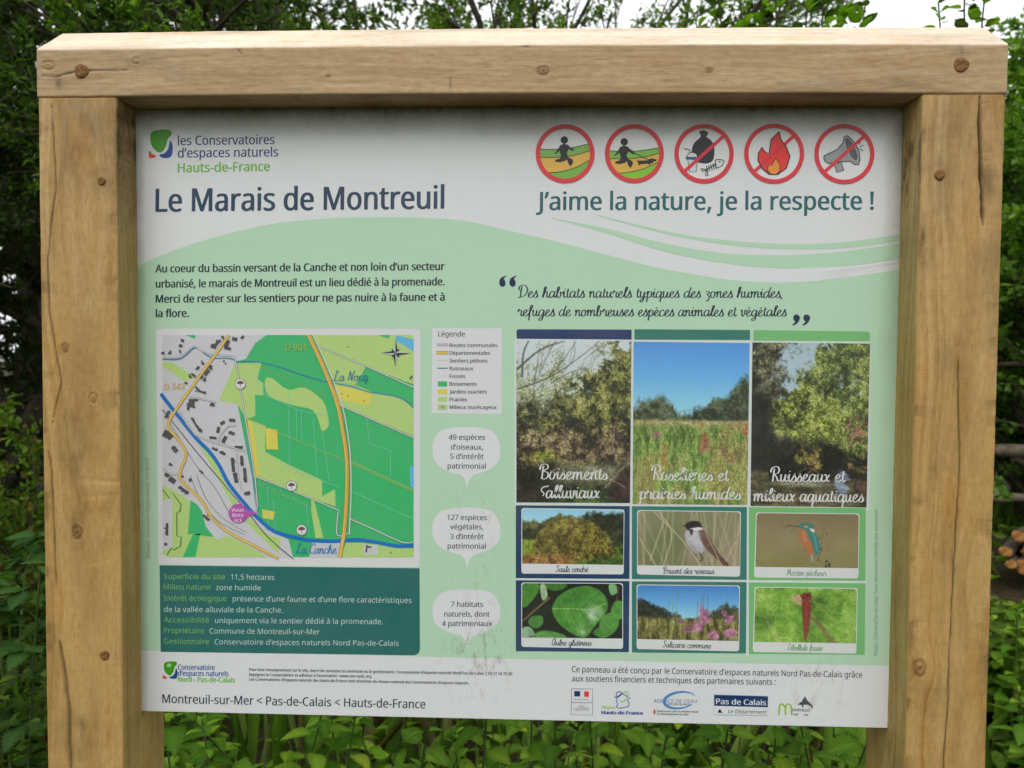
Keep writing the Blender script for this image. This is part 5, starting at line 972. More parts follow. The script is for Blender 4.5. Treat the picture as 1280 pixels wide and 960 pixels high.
X, Y = np.meshgrid(g, g); k = len(g); Z = .05 * (fbm(X * .8 + 40, Y * .8 + 40, 3) - .5) * np.clip((np.hypot(X - .7, Y) - .3), 0, 1)
i, j = np.meshgrid(np.arange(k - 1), np.arange(k - 1), indexing='ij')
go = link('ground', mesh_np('ground', np.stack([X, Y, Z], -1).reshape(-1, 3), np.stack([i * k + j, i * k + j + 1, (i + 1) * k + j + 1, (i + 1) * k + j], -1).reshape(-1, 4), ground_mat(), smooth=True)); tag(go, kind='structure')
# ------------------------------------------------------------------ leaves and bark
def leaf_mat(name, trans=.4, rough=.6, spec=.2):
    m, nt, b = newmat(name, rough, spec); L = nt.links
    c = N(nt, 'ShaderNodeAttribute', attribute_name='col'); oi = N(nt, 'ShaderNodeObjectInfo')
    r = ramp(nt, oi.outputs['Random'], [(0, (.60, .72, .62)), (.5, (1, 1, 1)), (.93, (1.22, 1.12, .9)), (1, (1.7, 1.15, .8))]); cc = mixc(nt, c.outputs['Color'], r.outputs[0], 1.0, 'MULTIPLY')
    tc = N(nt, 'ShaderNodeTexCoord'); n = N(nt, 'ShaderNodeTexNoise', i_Scale=18.0, i_Detail=2.0); L.new(tc.outputs['Object'], n.inputs[0]); r2 = ramp(nt, n.outputs[0], [(.3, (.7, .75, .7)), (.7, (1.2, 1.15, 1.1))])
    cc = mixc(nt, cc, r2.outputs[0], .6, 'MULTIPLY'); L.new(cc, b.inputs['Base Color'])
    t = N(nt, 'ShaderNodeBsdfTranslucent'); tcol = mixc(nt, cc, (1.5, 1.7, .5), 1.0, 'MULTIPLY'); L.new(tcol, t.inputs[0])
    ms = N(nt, 'ShaderNodeMixShader', i_0=trans); L.new(b.outputs[0], ms.inputs[1]); L.new(t.outputs[0], ms.inputs[2]); L.new(ms.outputs[0], nt.nodes['Material Output'].inputs[0]); return m
M_leaf = leaf_mat('leaf'); M_nettle = leaf_mat('nettle_leaf', .38, .65, .18)
def bark_mat(name, a_, b_):
    m, nt, b = newmat(name, .85, .15); L = nt.links; tc = N(nt, 'ShaderNodeTexCoord'); n = N(nt, 'ShaderNodeTexNoise', i_Scale=30.0, i_Detail=5.0, i_Roughness=.7); L.new(tc.outputs['Object'], n.inputs[0])
    r = ramp(nt, n.outputs[0], [(.3, a_), (.7, b_)]); L.new(r.outputs[0], b.inputs['Base Color']); bp = N(nt, 'ShaderNodeBump', i_Strength=.7, i_Distance=.006); L.new(n.outputs[0], bp.inputs['Height']); L.new(bp.outputs[0], b.inputs['Normal']); return m
M_bark = bark_mat('bark', (.035, .028, .020), (.11, .09, .065)); M_stem = bark_mat('green_stem', (.05, .08, .02), (.10, .14, .05)); M_dead = bark_mat('dead_bark', (.06, .048, .034), (.20, .165, .12))
def tubes(L, sides=5):
    """L: list of (points (n,3), radii (n)) -> V, F"""
    V = []; F = []; n0 = 0; a = np.linspace(0, 2 * PI, sides, endpoint=False)
    for P, r in L:
        P = np.asarray(P, float); n = len(P); t = np.gradient(P, axis=0); t /= np.linalg.norm(t, axis=1)[:, None] + 1e-9
        ref = np.where(np.abs(t[:, 2:3]) > .9, np.array([[1., 0, 0]]), np.array([[0, 0, 1.]])); u = np.cross(t, ref); u /= np.linalg.norm(u, axis=1)[:, None]; w_ = np.cross(t, u)
        V.append((P[:, None] + (u[:, None] * np.cos(a)[None, :, None] + w_[:, None] * np.sin(a)[None, :, None]) * np.asarray(r)[:, None, None]).reshape(-1, 3))
        i, j = np.meshgrid(np.arange(n - 1), np.arange(sides), indexing='ij'); j2 = (j + 1) % sides
        F.append((np.stack([i * sides + j, i * sides + j2, (i + 1) * sides + j2, (i + 1) * sides + j], -1) + n0).reshape(-1, 4)); n0 += n * sides
    return np.vstack(V), np.vstack(F)
def leaves(P, D, size, ratio, cols, rs, flat=.0):
    """P positions, D growth directions, one folded six-cornered blade each"""
    n = len(P); D = D / (np.linalg.norm(D, axis=1)[:, None] + 1e-9); q = rs.normal(0, 1, (n, 3)); q[:, 2] += flat * 3
    N_ = q - (q * D).sum(1)[:, None] * D; N_ /= np.linalg.norm(N_, axis=1)[:, None] + 1e-9; S_ = np.cross(D, N_); s_ = np.asarray(size)[:, None]; w_ = s_ * ratio / 2
    b = P; t = P + D * s_ - N_ * s_ * .12; f = N_ * w_ * .35
    r1 = P + D * s_ * .28 + S_ * w_ * .85 + f; r2 = P + D * s_ * .65 + S_ * w_ * .80 + f * .6; l1 = P + D * s_ * .28 - S_ * w_ * .85 + f; l2 = P + D * s_ * .65 - S_ * w_ * .80 + f * .6
    V = np.stack([b, r1, r2, t, l2, l1], 1).reshape(-1, 3); o = np.arange(n)[:, None] * 6
    F = np.vstack([o + np.array([[0, 1, 2, 3]]), o + np.array([[0, 3, 4, 5]])]); return V, F, np.repeat(cols, 6, 0)
def colmix(n, rs, pal, j=.18):
    c = np.array(pal)[rs.integers(len(pal), size=n)]; return np.clip(c * (1 + rs.normal(0, j, (n, 1))), .004, 1)
def grow(rs, p, d, length, r, lev, out, tips, spread=.75, grav=0.0, kids=(7, 6, 5), wob=.16, minlev=0, frac=(.45, .75), start=.2):
    n = max(4, int(length / .12) + 1) if lev > 0 else max(4, int(length / .08) + 1); pts = [np.array(p, float)]; d = np.array(d, float) / np.linalg.norm(d); dirs = [d]
    for i in range(n):
        d = d + rs.normal(0, wob, 3) + np.array([0, 0, grav]); d /= np.linalg.norm(d); pts.append(pts[-1] + d * length / n); dirs.append(d)
    pts = np.array(pts); rad = r * (1 - .75 * np.linspace(0, 1, n + 1)); out.append((pts, rad))
    if lev == 0: tips.append((pts, np.array(dirs))); return
    K = kids[len(kids) - lev] if lev <= len(kids) else kids[0]
    for q in range(K):
        t = start + (1 - start) * (q + rs.random()) / K; i = min(n, int(t * n)); v = rs.normal(0, 1, 3); v -= v @ dirs[i] * dirs[i]; v /= np.linalg.norm(v)
        nd = dirs[i] + v * spread * rs.uniform(.7, 1.3); grow(rs, pts[i], nd, length * rs.uniform(*frac) * (1.15 - .5 * t), max(rad[i] * .6, .0012), lev - 1, out, tips, spread, grav, kids, wob, minlev, frac, start)
def crown_leaves(rs, tips, per, size, ratio, pal, jit=.03, flat=.3, keep=1.0):
    P = []; D = []
    for pts, dr in tips:
        m = int(per * rs.uniform(.6, 1.3)); t = rs.uniform(.1, 1, m) * (len(pts) - 1); i = t.astype(int); i2 = np.minimum(i + 1, len(pts) - 1); f = (t - i)[:, None]
        p = pts[i] * (1 - f) + pts[i2] * f; P.append(p + rs.normal(0, jit, (m, 3)) * .5); v = rs.normal(0, 1, (m, 3)); D.append(dr[i] * .6 + v * .6)
    P = np.vstack(P); D = np.vstack(D); n = len(P); tone = .75 + .5 * fbm(P[:, 0] * 1.7 + P[:, 2] * 1.1 + 30, P[:, 1] * 1.7 + P[:, 2] + 30, 2)[:, None]
    return leaves(P, D, rs.uniform(size[0], size[1], n), ratio, colmix(n, rs, pal) * tone, rs, flat)
def tree(name, label, cat, base, seed, height, r, levels, per, size, ratio, pal, group=None, lean=(0, 0), stems=1, spread=.75, kids=(7, 6, 5), grav=0.02, wob=.12, start=.2, frac=(.45, .75), mb=None):
    rs = np.random.default_rng(seed); out = []; tips = []
    for k in range(stems):
        a = rs.uniform(0, 2 * PI); o = np.array([math.cos(a), math.sin(a), 0]) * (.12 * (stems > 1)); d = np.array([lean[0] + .25 * o[0] * 8 * (stems > 1), lean[1] + .25 * o[1] * 8 * (stems > 1), 1.0])
        grow(rs, o, d, height * rs.uniform(.85, 1.0), r, levels, out, tips, spread, grav, kids, wob, 0, frac, start)
    root = empty(name, base, label, cat, group); V, F = tubes(out); link('trunk', mesh_np('trunk', V, F, mb or M_bark, smooth=True), root)
    if per: V, F, C_ = crown_leaves(rs, tips, per, size, ratio, pal); link('crown', mesh_np('crown', V, F, M_leaf, cols=C_), root)
    return root
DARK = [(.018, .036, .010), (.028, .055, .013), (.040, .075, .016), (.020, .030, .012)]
MID = [(.085, .150, .020), (.12, .20, .028), (.070, .115, .022), (.14, .20, .04)]
LIGHT = [(.14, .27, .030), (.18, .32, .045), (.10, .20, .024), (.22, .33, .07)]
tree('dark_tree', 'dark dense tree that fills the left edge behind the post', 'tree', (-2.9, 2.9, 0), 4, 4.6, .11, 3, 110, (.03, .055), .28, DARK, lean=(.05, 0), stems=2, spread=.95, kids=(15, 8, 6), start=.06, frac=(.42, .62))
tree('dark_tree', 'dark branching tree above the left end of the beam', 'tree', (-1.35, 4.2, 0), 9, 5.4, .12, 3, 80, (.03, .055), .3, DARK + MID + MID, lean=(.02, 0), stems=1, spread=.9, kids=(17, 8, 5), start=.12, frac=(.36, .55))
tree('willow_tree', 'willow rising behind the middle of the beam', 'tree', (.35, 4.6, 0), 15, 5.6, .07, 3, 34, (.03, .055), .42, MID + LIGHT[:2], stems=2, spread=.6, kids=(12, 7, 5), start=.25, frac=(.32, .5))
tree('willow_tree', 'slender willow with many fine twigs rising behind the panel right of its middle', 'tree', (.40, 4.0, 0), 17, 5.2, .05, 3, 18, (.025, .045), .42, MID + LIGHT[:2], stems=3, spread=.5, kids=(10, 7, 5), start=.3, frac=(.28, .42), lean=(-.03, 0))
tree('willow_tree', 'willow with many fine twigs and small leaves left of the middle', 'tree', (-.35, 4.9, 0), 18, 5.8, .06, 3, 30, (.03, .05), .42, MID + LIGHT[:2] + DARK[2:3], stems=3, spread=.6, kids=(12, 8, 5), start=.25, frac=(.3, .46))
tree('green_shrub', 'light green leafy shrub right of the right post', 'shrub', (4.2, 3.0, 0), 21, 3.35, .05, 3, 60, (.03, .055), .6, LIGHT, stems=6, spread=.8, kids=(9, 6, 5), start=.12, frac=(.42, .62))
tree('green_shrub', 'taller mid green shrub standing behind the light one on the right', 'shrub', (5.6, 5.4, 0), 23, 3.6, .06, 3, 16, (.04, .07), .6, MID + LIGHT[:1], stems=3, spread=.8, kids=(10, 6, 5), start=.1, frac=(.42, .62))
tree('small_shrub', 'small light leaved shrub at the left edge above the brambles', 'shrub', (-1.75, 2.0, 0), 27, 1.35, .02, 2, 24, (.025, .045), .6, LIGHT + [(.20, .16, .03)], stems=6, spread=.7, kids=(9, 7), start=.2, frac=(.3, .5))
tree('green_shrub', 'bright leafy shrub close behind the cut logs', 'shrub', (4.7, 4.3, 0), 29, 3.5, .05, 3, 60, (.035, .06), .6, LIGHT, stems=6, spread=.8, kids=(9, 6, 5), start=.1, frac=(.42, .62))
for b_, s_, l_ in (((13.6, 19, 0), 31, 'far bare tree whose twigs show above the right of the beam'), ((16.6, 20.5, 0), 33, 'far bare tree at the right edge of the sky')):
    tree('bare_tree', l_, 'tree', b_, s_, 9.6, .12, 3, 5, (.05, .08), .5, [(.10, .11, .07)], stems=1, spread=.55, kids=(14, 8, 6), start=.3, frac=(.25, .4))
# shoots with larger leaves, close behind the beam
def sapling(label, x, y, heights, seed, group=None):
    rs = np.random.default_rng(seed); root = empty('sapling', (x, y, 0), label, 'sapling', group); mesh = []
    for v in range(3): mesh.append(big_leaf('leaf', .62, 0, .5, [LIGHT[0], LIGHT[1], (.045, .075, .035)][v], seed + v))
    for (dx, top) in heights:
        n = 26; t = np.linspace(0, 1, n); P = np.stack([dx * t + .03 * np.sin(t * 5 + dx * 9), .05 * np.cos(t * 4 + dx), top * t], -1); P[:, :2] += rs.normal(0, .006, (n, 2)).cumsum(0) * .4
        V, F = tubes([(P, .006 * (1 - .75 * t) + .001)]); link('stem', mesh_np('stem', V, F, M_bark, smooth=True), root)
        z = top - .50
        while z < top:
            f = z / top * (n - 1); i = int(f); p = P[i] + (P[min(i + 1, n - 1)] - P[i]) * (f - i); a = rs.uniform(0, 2 * PI); sc = rs.uniform(.04, .068) * (1 if z < top - .08 else .7)
            o = link('leaf', mesh[rs.integers(3)], root, p); o.rotation_euler = (rs.uniform(.1, 1.1), rs.uniform(-.5, .5), a); o.scale = (sc,) * 3; z += rs.uniform(.006, .016)
    return root
def big_leaf(name, width, teeth, fold, col, seed, petiole=.18, droop=.5):
    """one blade of unit length with a toothed edge, a fold along the midrib and sunken side veins"""
    rs = np.random.default_rng(seed); st_ = 2 * teeth + 2 if teeth else 9; V = []; F = []; C_ = []
    for i in range(st_ + 1):
        t = i / st_; w_ = width / 2 * (math.sin(PI * t ** .72) ** .85 if 0 < t < 1 else 0) ; k = 1.0
        if teeth: k = 1.12 if i % 2 else .80
        y = petiole + t * (1 - petiole); zd = -droop * .45 * t * t; up = fold * w_ * .35; v = .012 * (1 if i % 2 else -1) if teeth else .008 * (1 if i % 2 else -1)
        sh = .035 * (1 if teeth and i % 2 else 0)
        V += [(-w_ * k, y - sh + .03 * w_, zd + up), (-w_ * .5, y, zd + up * .62 + v), (0, y, zd), (w_ * .5, y, zd + up * .62 + v), (w_ * k, y - sh + .03 * w_, zd + up)]
        c = np.array(col); C_ += [c * .92, c * (1.08 if i % 2 else .94), c * 1.25, c * (1.08 if i % 2 else .94), c * .92]
        if i:
            for q in range(4): a = (i - 1) * 5 + q; F.append([a, a + 1, a + 6, a + 5])
    n = len(V); V += [(-.012, 0, .01), (.012, 0, .01), (.010, petiole, 0), (-.010, petiole, 0)]; C_ += [np.array(col) * 1.2] * 4; F.append([n, n + 1, n + 2, n + 3])
    return mesh_np(name, V, F, M_nettle, cols=np.array(C_), smooth=True)
sapling('sapling with a row of leafy shoot tips above the right half of the beam', 1.62, 1.35, ((-.36, 2.70), (-.30, 2.86), (-.22, 2.84), (-.10, 2.76), (-.04, 2.88), (.03, 2.95), (.10, 2.84), (.16, 2.92), (.20, 2.78)), 41)
sapling('sapling with few darker shoot tips above the right end of the beam', 2.12, 1.30, ((-.06, 2.73), (.03, 2.95), (.10, 2.84)), 44)
# ------------------------------------------------------------------ nettles and brambles
NC = [(.125, .265, .018), (.170, .315, .026), (.085, .195, .014), (.21, .35, .036)]
NM = [big_leaf('leaf', (.58, .50, .62, .54)[v], 8, .7, NC[v], 60 + v, droop=(.3, .6, .9, .45)[v]) for v in range(4)]
BM = [big_leaf('leaf', .66, 6, .5, [(.030, .085, .018), (.042, .105, .022), (.055, .125, .025)][v], 80 + v, petiole=.08, droop=.35) for v in range(3)]
def nettle(x, y, h, seed, label, group, scale=1.0):
    rs = np.random.default_rng(seed); root = empty('nettle', (x, y, 0), label, 'nettle', group); n = 14; t = np.linspace(0, 1, n)
    lx, ly = rs.normal(0, .07, 2); P = np.stack([lx * t * t, ly * t * t, h * t], -1); V, F = tubes([(P, .0035 * (1 - .6 * t) + .0005)], 4); link('stem', mesh_np('stem', V, F, M_stem, smooth=True), root)
    z = max(h - .38, .12); a = rs.uniform(0, PI)
    while z < h - .005:
        f = z / h * (n - 1); i = int(f); p = P[i] + (P[min(i + 1, n - 1)] - P[i]) * (f - i); near = (h - z); sc = scale * (.026 + .062 * min(near / .18, 1)) * rs.uniform(.85, 1.15)
        for q in (0, PI):
            o = link('leaf', NM[rs.integers(4)], root, p); o.rotation_euler = (rs.uniform(-.15, .45) + (.7 if near < .05 else 0), rs.normal(0, .22), a + q + rs.normal(0, .2)); o.scale = (sc,) * 3
        a += PI / 2 + rs.normal(0, .15); z += .014 + .036 * min(near / .22, 1) * rs.uniform(.8, 1.2)
    return root
rs = np.random.default_rng(5); k = 0
for y, dx in ((.40, .15), (.58, .14), (.80, .15), (1.08, .17)):
    x = -.06 - (y - .4) * .22 + rs.uniform(0, .1)
    while x < 1.62 + (y - .4) * .55:
        slope = -.60 * (y + 1.03) + 1.558; h = slope + rs.uniform(.06, .30)      # tops reach into the gap under the panel
        nettle(x, y + rs.normal(0, .05), max(h, .42), 100 + k, 'stinging nettle with toothed leaves in the bed under the panel', 'stinging nettles under the panel'); k += 1; x += dx * rs.uniform(.75, 1.25)
for q in range(12):
    x, y = 2.15 + rs.uniform(-.1, 1.2), 1.0 + rs.uniform(0, 1.1); x = .85 + (y + 1.03) * rs.uniform(.66, .80)
    nettle(x, y, 1.35 - .34 * (y + 1.03) + rs.uniform(-.12, .1), 200 + q, 'stinging nettle growing right of the right post', 'stinging nettles right of the right post', .95)
for q in range(16):
    y = rs.uniform(1.35, 1.95); x = .8 + (y + 1.03) * rs.uniform(.66, .86); nettle(x, y, 1.40 - .29 * (y + 1.03) + rs.uniform(-.16, .04), 240 + q, 'stinging nettle between the right post and the cut logs', 'stinging nettles in front of the cut logs', .9)
def bramble(x, y, h, seed):
    rs = np.random.default_rng(seed); root = empty('bramble', (x, y, 0), 'bramble with dark three-part leaves left of the left post', 'bramble', 'brambles left of the left post')
    for c in range(3):
        n = 18; t = np.linspace(0, 1, n); a0 = rs.uniform(0, 2 * PI); rch = rs.uniform(.25, .5); P = np.stack([math.cos(a0) * rch * t, math.sin(a0) * rch * t, h * rs.uniform(.75, 1.05) * np.sin(t * 2.0) / .95], -1)
        V, F = tubes([(P, .004 * (1 - .6 * t) + .0006)], 4); link('stem', mesh_np('stem', V, F, M_stem, smooth=True), root)
        for i in range(4, n):
            a = rs.uniform(0, 2 * PI); sc = rs.uniform(.05, .085); 
            for q in (-1.15, 0, 1.15):
                if rs.random() < .12: continue
                o = link('leaf', BM[rs.integers(3)], root, P[i] + np.array([math.cos(a + PI / 2), math.sin(a + PI / 2), .1]) * .03); o.rotation_euler = (rs.uniform(-.3, .4), rs.normal(0, .25), a + q); o.scale = (sc * (.85 if q else 1),) * 3
for q, (x, y, h) in enumerate(((-.42, .55, .95), (-.62, .75, 1.02), (-.85, 1.0, .98), (-.55, 1.15, .8), (-1.05, 1.35, 1.0), (-.30, .42, .62))): bramble(x, y, h, 300 + q)
# ------------------------------------------------------------------ undergrowth nobody could count
for q in range(14):
    y = rs.uniform(.5, 1.3); x = rs.uniform(0, 1.45) + rs.normal(0, .05); n = 9; t = np.linspace(0, 1, n); h = 1.6 - .55 * (y + 1.03) + rs.uniform(.0, .25); lx, ly = rs.normal(0, .12, 2)
    V, F = tubes([(np.stack([lx * t ** 1.4, ly * t, h * t], -1), .0026 * (1 - .5 * t))], 5); o = link('dry_stalk', mesh_np('dry_stalk', V, F, M_dead, smooth=True), None, (x, y, 0)); tag(o, 'thin dry brown stalk standing among the nettles under the panel', 'dry stalk', 'dry stalks among the nettles')
def undergrowth():
    rs = np.random.default_rng(77); n = 34000; P = np.zeros((n, 3)); P[:, 0] = rs.uniform(-6.5, 8.5, n); P[:, 1] = .30 + 7.5 * rs.random(n) ** 1.5
    hh = (.25 + .55 * fbm(P[:, 0] * .9 + 50, P[:, 1] * .9 + 50, 3)) * np.clip(.45 + P[:, 1] * .3, 0, 1.2); P[:, 2] = hh * rs.random(n) ** .6
    D = rs.normal(0, 1, (n, 3)); D[:, 2] = np.abs(D[:, 2]) * .3 - .25
    k = 9000; Q = np.zeros((k, 3)); Q[:, 0] = rs.uniform(1.9, 6.0, k); Q[:, 1] = rs.uniform(.9, 3.4, k); Q[:, 2] = np.clip(1.52 - .30 * (Q[:, 1] + 1.03), .1, 2) * (.55 + .38 * rs.random(k)); ok = Q[:, 0] > .95 + (Q[:, 1] + 1.03) * .66; Q = Q[ok & ~((Q[:, 1] > 1.80) & (Q[:, 2] > .50))]; k = 7000; Q2 = np.stack([rs.uniform(-2.8, -.12, k), rs.uniform(.55, 2.3, k), np.zeros(k)], -1); Q2[:, 2] = np.clip(1.40 - .36 * (Q2[:, 1] + 1.03), .1, 1.1) * (.5 + .5 * rs.random(k)); Q = np.vstack([Q, Q2[Q2[:, 0] < .55 - (Q2[:, 1] + 1.03) * .60]]); Q = np.vstack([Q, np.stack([rs.uniform(2.4, 4.6, 2500), rs.uniform(1.5, 1.95, 2500), rs.uniform(.25, .60, 2500)], -1)])
    P = np.vstack([P, Q]); D = np.vstack([D, rs.normal(0, 1, Q.shape) * np.array([1, 1, .3])]); n = len(P)
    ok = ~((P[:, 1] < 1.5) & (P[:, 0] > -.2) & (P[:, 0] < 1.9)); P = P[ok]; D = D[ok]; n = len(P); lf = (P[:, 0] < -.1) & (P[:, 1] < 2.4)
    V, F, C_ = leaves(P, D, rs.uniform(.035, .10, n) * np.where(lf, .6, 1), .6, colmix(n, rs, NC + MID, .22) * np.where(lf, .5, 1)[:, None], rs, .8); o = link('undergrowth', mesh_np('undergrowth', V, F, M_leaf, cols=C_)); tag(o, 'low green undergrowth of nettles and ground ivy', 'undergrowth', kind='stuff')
    n = 16000; P = np.zeros((n, 3)); P[:, 0] = rs.uniform(-5, 7, n); P[:, 1] = rs.uniform(-6, 5, n); ok = (P[:, 1] > .75) | ((P[:, 1] < .2) & (rs.random(n) < .7)); P = P[ok]; n = len(P); D = rs.normal(0, .35, (n, 3)); D[:, 2] = 1
    h_ = np.where(P[:, 1] > .2, rs.uniform(.25, .7, n), rs.uniform(.03, .10, n)); V, F, C_ = leaves(P, D, h_, np.where(P[:, 1] > .2, .013, .08)[:, None], colmix(n, rs, LIGHT + [(.18, .17, .07)], .2), rs); o = link('grass', mesh_np('grass', V, F, M_leaf, cols=C_)); tag(o, 'thin grass blades growing between the nettles', 'grass', kind='stuff')
undergrowth()
# ------------------------------------------------------------------ woodland round the clearing
def wood(name, label, blobs, n, size, pal, seed):
    rs = np.random.default_rng(seed); P = []; D = []; tr_ = []
    for (x, y, r, h) in blobs:
        m = int(n * r * h / 6); a = rs.uniform(0, 2 * PI, m); zz = rs.random(m); rr = r * np.sqrt(rs.random(m)) ** .5 * (1 - .7 * np.abs(zz - .4) ** 1.5)
        p = np.stack([x + rr * np.cos(a), y + rr * np.sin(a), .2 + h * zz], -1); ok = fbm(p[:, 0] * 1.3 + 20, p[:, 2] * 1.3 + p[:, 1] + 20, 3) > .38; P.append(p[ok])
        q = np.linspace(0, 1, 9); tr_.append((np.stack([x + .15 * np.sin(q * 5 + x), y + 0 * q, h * .9 * q], -1), .09 * (1 - .8 * q) + .01))
        for b_ in range(7): z0_ = h * rs.uniform(.2, .8); an = rs.uniform(0, 2 * PI); e = np.array([math.cos(an) * r * .9, math.sin(an) * r * .9, r * .5]); tr_.append((np.array([x, y, z0_]) + q[:, None] * e + .04 * rs.normal(0, 1, (9, 3)), .03 * (1 - .8 * q) + .004))
    P = np.vstack(P); m = len(P); V, F, C_ = leaves(P, rs.normal(0, 1, (m, 3)), rs.uniform(*size, m), .6, colmix(m, rs, pal, .25), rs, .3); V2, F2 = tubes(tr_)
    me = mesh_np(name, np.vstack([V, V2]), np.vstack([F, F2 + len(V)]), [M_leaf, M_bark], cols=np.vstack([C_, np.full((len(V2), 3), .05)])); mi = np.zeros(len(me.polygons), dtype=np.int32); mi[len(F):] = 1; me.polygons.foreach_set('material_index', mi); o = link(name, me); return tag(o, label, 'woodland', kind='stuff')
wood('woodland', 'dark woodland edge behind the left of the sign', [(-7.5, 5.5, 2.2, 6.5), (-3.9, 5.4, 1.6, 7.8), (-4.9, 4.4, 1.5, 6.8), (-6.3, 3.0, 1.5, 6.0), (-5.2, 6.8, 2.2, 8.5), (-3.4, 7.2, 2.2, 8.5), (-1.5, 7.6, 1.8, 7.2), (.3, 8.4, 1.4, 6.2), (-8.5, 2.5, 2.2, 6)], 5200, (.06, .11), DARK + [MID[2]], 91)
wood('woodland', 'green hedge bank behind the right of the sign', [(.6, 8.2, 1.6, 3.4), (2.6, 8.4, 1.6, 3.0), (4.8, 8.6, 1.7, 3.0), (7.2, 8.0, 1.9, 3.2), (8.6, 5.2, 1.8, 3.2), (9.6, 2.0, 2, 3.6)], 4800, (.06, .11), MID + LIGHT[:1], 92)
wood('woodland', 'unseen trees added behind the camera to block low sky light', [(-7.5, -5.5, 2.6, 7.5), (-4.2, -7.5, 2.4, 8), (-1.0, -8.5, 2.4, 7.5), (2.2, -8.6, 2.4, 8), (5.6, -7.6, 2.5, 7.5), (8.6, -5.0, 2.5, 7), (-9, -1.5, 2.3, 6.5), (10, -1.5, 2.3, 6)], 1500, (.12, .2), MID + DARK[:2], 93)  # leafy masses added out of view so that light falls from overhead
# ------------------------------------------------------------------ fallen limbs and cut logs at the right edge
def limb(label, pts, r, seed):
    rs = np.random.default_rng(seed); p = catmull(pts, 8); n = len(p); t = np.linspace(0, 1, n); p = p + rs.normal(0, .006, p.shape); rad = r * (1 - .45 * t) * (1 + .12 * np.sin(t * 40 + seed)); L_ = [(p, rad)]
    for q in range(5):
        i = rs.integers(4, n - 2); d = rs.normal(0, 1, 3); d[2] = abs(d[2]); s_ = np.linspace(0, 1, 6)[:, None]; L_.append((p[i] + d * .22 * s_ + .02 * rs.normal(0, 1, (6, 3)), .007 * (1 - .8 * s_[:, 0])))
    V, F = tubes(L_, 8); c = V.mean(0); c[2] = 0; o = link('fallen_limb', mesh_np('fallen_limb', V - c, F, M_dead, smooth=True), None, c); return tag(o, label, 'fallen limb')
limb('upper of the two bare limbs lying across the bushes at the right edge', [(2.9, 2.75, 1.12), (3.4, 2.5, 1.13), (3.9, 2.4, 1.20), (4.6, 2.3, 1.24), (5.6, 2.2, .9)], .034, 1)
limb('lower and thinner of the two bare limbs at the right edge', [(2.8, 2.6, .88), (3.3, 2.45, .90), (3.8, 2.3, .95), (4.4, 2.3, .93), (5.2, 2.2, .5)], .024, 2)
def log_mats():
    m, nt, b = newmat('cut_wood_end', .8, .2); L = nt.links; tc = N(nt, 'ShaderNodeTexCoord'); w_ = N(nt, 'ShaderNodeTexNoise', i_Scale=35.0, i_Detail=4.0); L.new(tc.outputs['Object'], w_.inputs[0])
    r = ramp(nt, w_.outputs[0], [(.25, (.16, .06, .02)), (.5, (.44, .19, .05)), (.75, (.60, .36, .15))])
    wv = N(nt, 'ShaderNodeTexWave', wave_type='RINGS', i_Scale=55.0, i_Distortion=3.0); wv.rings_direction = 'X'; L.new(tc.outputs['Object'], wv.inputs[0]); r2 = ramp(nt, wv.outputs[1], [(.2, (.55, .45, .4)), (.6, (1.05, 1.05, 1.0))]); L.new(mixc(nt, r.outputs[0], r2.outputs[0], .8, 'MULTIPLY'), b.inputs['Base Color']); return m
M_cut = log_mats()
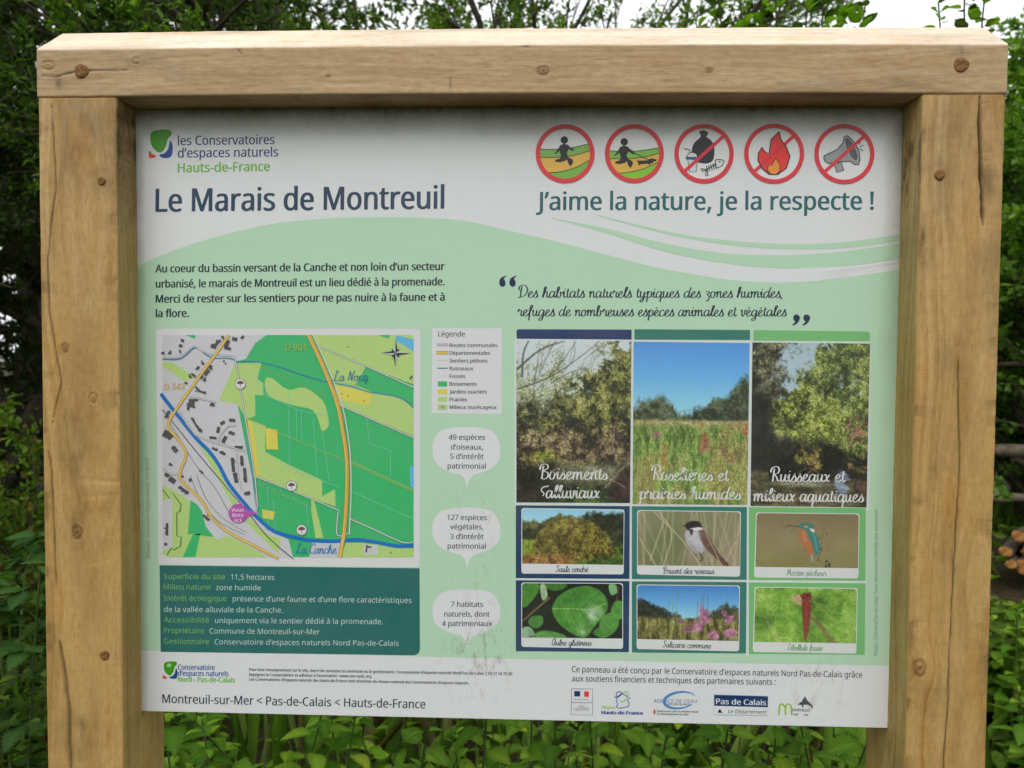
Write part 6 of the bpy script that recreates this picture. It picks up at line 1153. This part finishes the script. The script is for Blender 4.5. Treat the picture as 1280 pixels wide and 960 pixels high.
def log(x, y, z, r, ang, length, seed, label):
    rs = np.random.default_rng(seed); s = 16; a = np.linspace(0, 2 * PI, s, endpoint=False); k = 1 + .07 * np.sin(a * 2 + seed) + rs.normal(0, .06, s); V = []; F = []; nr = 8
    rings = [(.0, .0), (.0, .55), (.0, .93), (.004, 1.0)] + [(length * q / nr, 1.0 + .03 * rs.normal()) for q in range(1, nr + 1)] + [(length, .5), (length, 0.01)]; rings[0] = (.0, .03)
    for d, f in rings: V += [(d, r * f * kk * math.cos(t), r * f * kk * math.sin(t)) for t, kk in zip(a, k)]
    for q in range(len(rings) - 1):
        for i in range(s): F.append([q * s + i, q * s + (i + 1) % s, (q + 1) * s + (i + 1) % s, (q + 1) * s + i])
    me = mesh_np('log', np.array(V), np.array(F), [M_bark, M_cut], smooth=False); mi = np.zeros(len(F), dtype=np.int32); mi[:2 * s] = 1; mi[-s:] = 1; me.polygons.foreach_set('material_index', mi)
    root = empty('cut_log', (x, y, z), label, 'log', 'cut logs piled at the right edge'); o = link('wood', me, root); root.rotation_euler = (0, 0, ang); return root
LP = 'cut log with an orange end, '
for q, (u, v, r, l_) in enumerate(((1273, 671, .028, LP + 'topmost of the pile at the right edge'), (1257, 690, .026, LP + 'left one in the middle of the pile'), (1264, 706, .022, LP + 'lower left of the pile'), (1286, 690, .032, LP + 'middle right, cut off by the picture edge'), (1279, 709, .034, LP + 'lowest at the picture edge'), (1297, 668, .034, LP + 'beyond the upper right of the picture'), (1301, 704, .036, LP + 'beyond the lower right of the picture'))):
    yy = 2.05 + .04 * (q % 2); x, z = ray(u, v, yy); log(float(x), yy, float(z), r, R(40 + 6 * (q % 3)), .7, q, l_)
# earth bank the logs lie on
x, z = ray(1275, 735, 2.05); s_ = 24; gx = np.linspace(-.9, 1.5, s_); gy = np.linspace(-.25, 1.6, s_); X, Y = np.meshgrid(gx, gy); hh = (float(z)) * np.exp(-np.maximum(0, np.abs(X - .3) - .45) ** 2 / .08) * np.exp(-np.maximum(0, np.abs(Y - .5) - .55) ** 2 / .05) + .03 * fbm(X * 4, Y * 4)
i, j = np.meshgrid(np.arange(s_ - 1), np.arange(s_ - 1), indexing='ij'); o = link('earth_bank', mesh_np('earth_bank', np.stack([X, Y, hh - .04], -1).reshape(-1, 3), np.stack([i * s_ + j, i * s_ + j + 1, (i + 1) * s_ + j + 1, (i + 1) * s_ + j], -1).reshape(-1, 4), bpy.data.materials['woodland_soil'], smooth=True), None, (float(x), 2.05, 0)); tag(o, kind='structure')
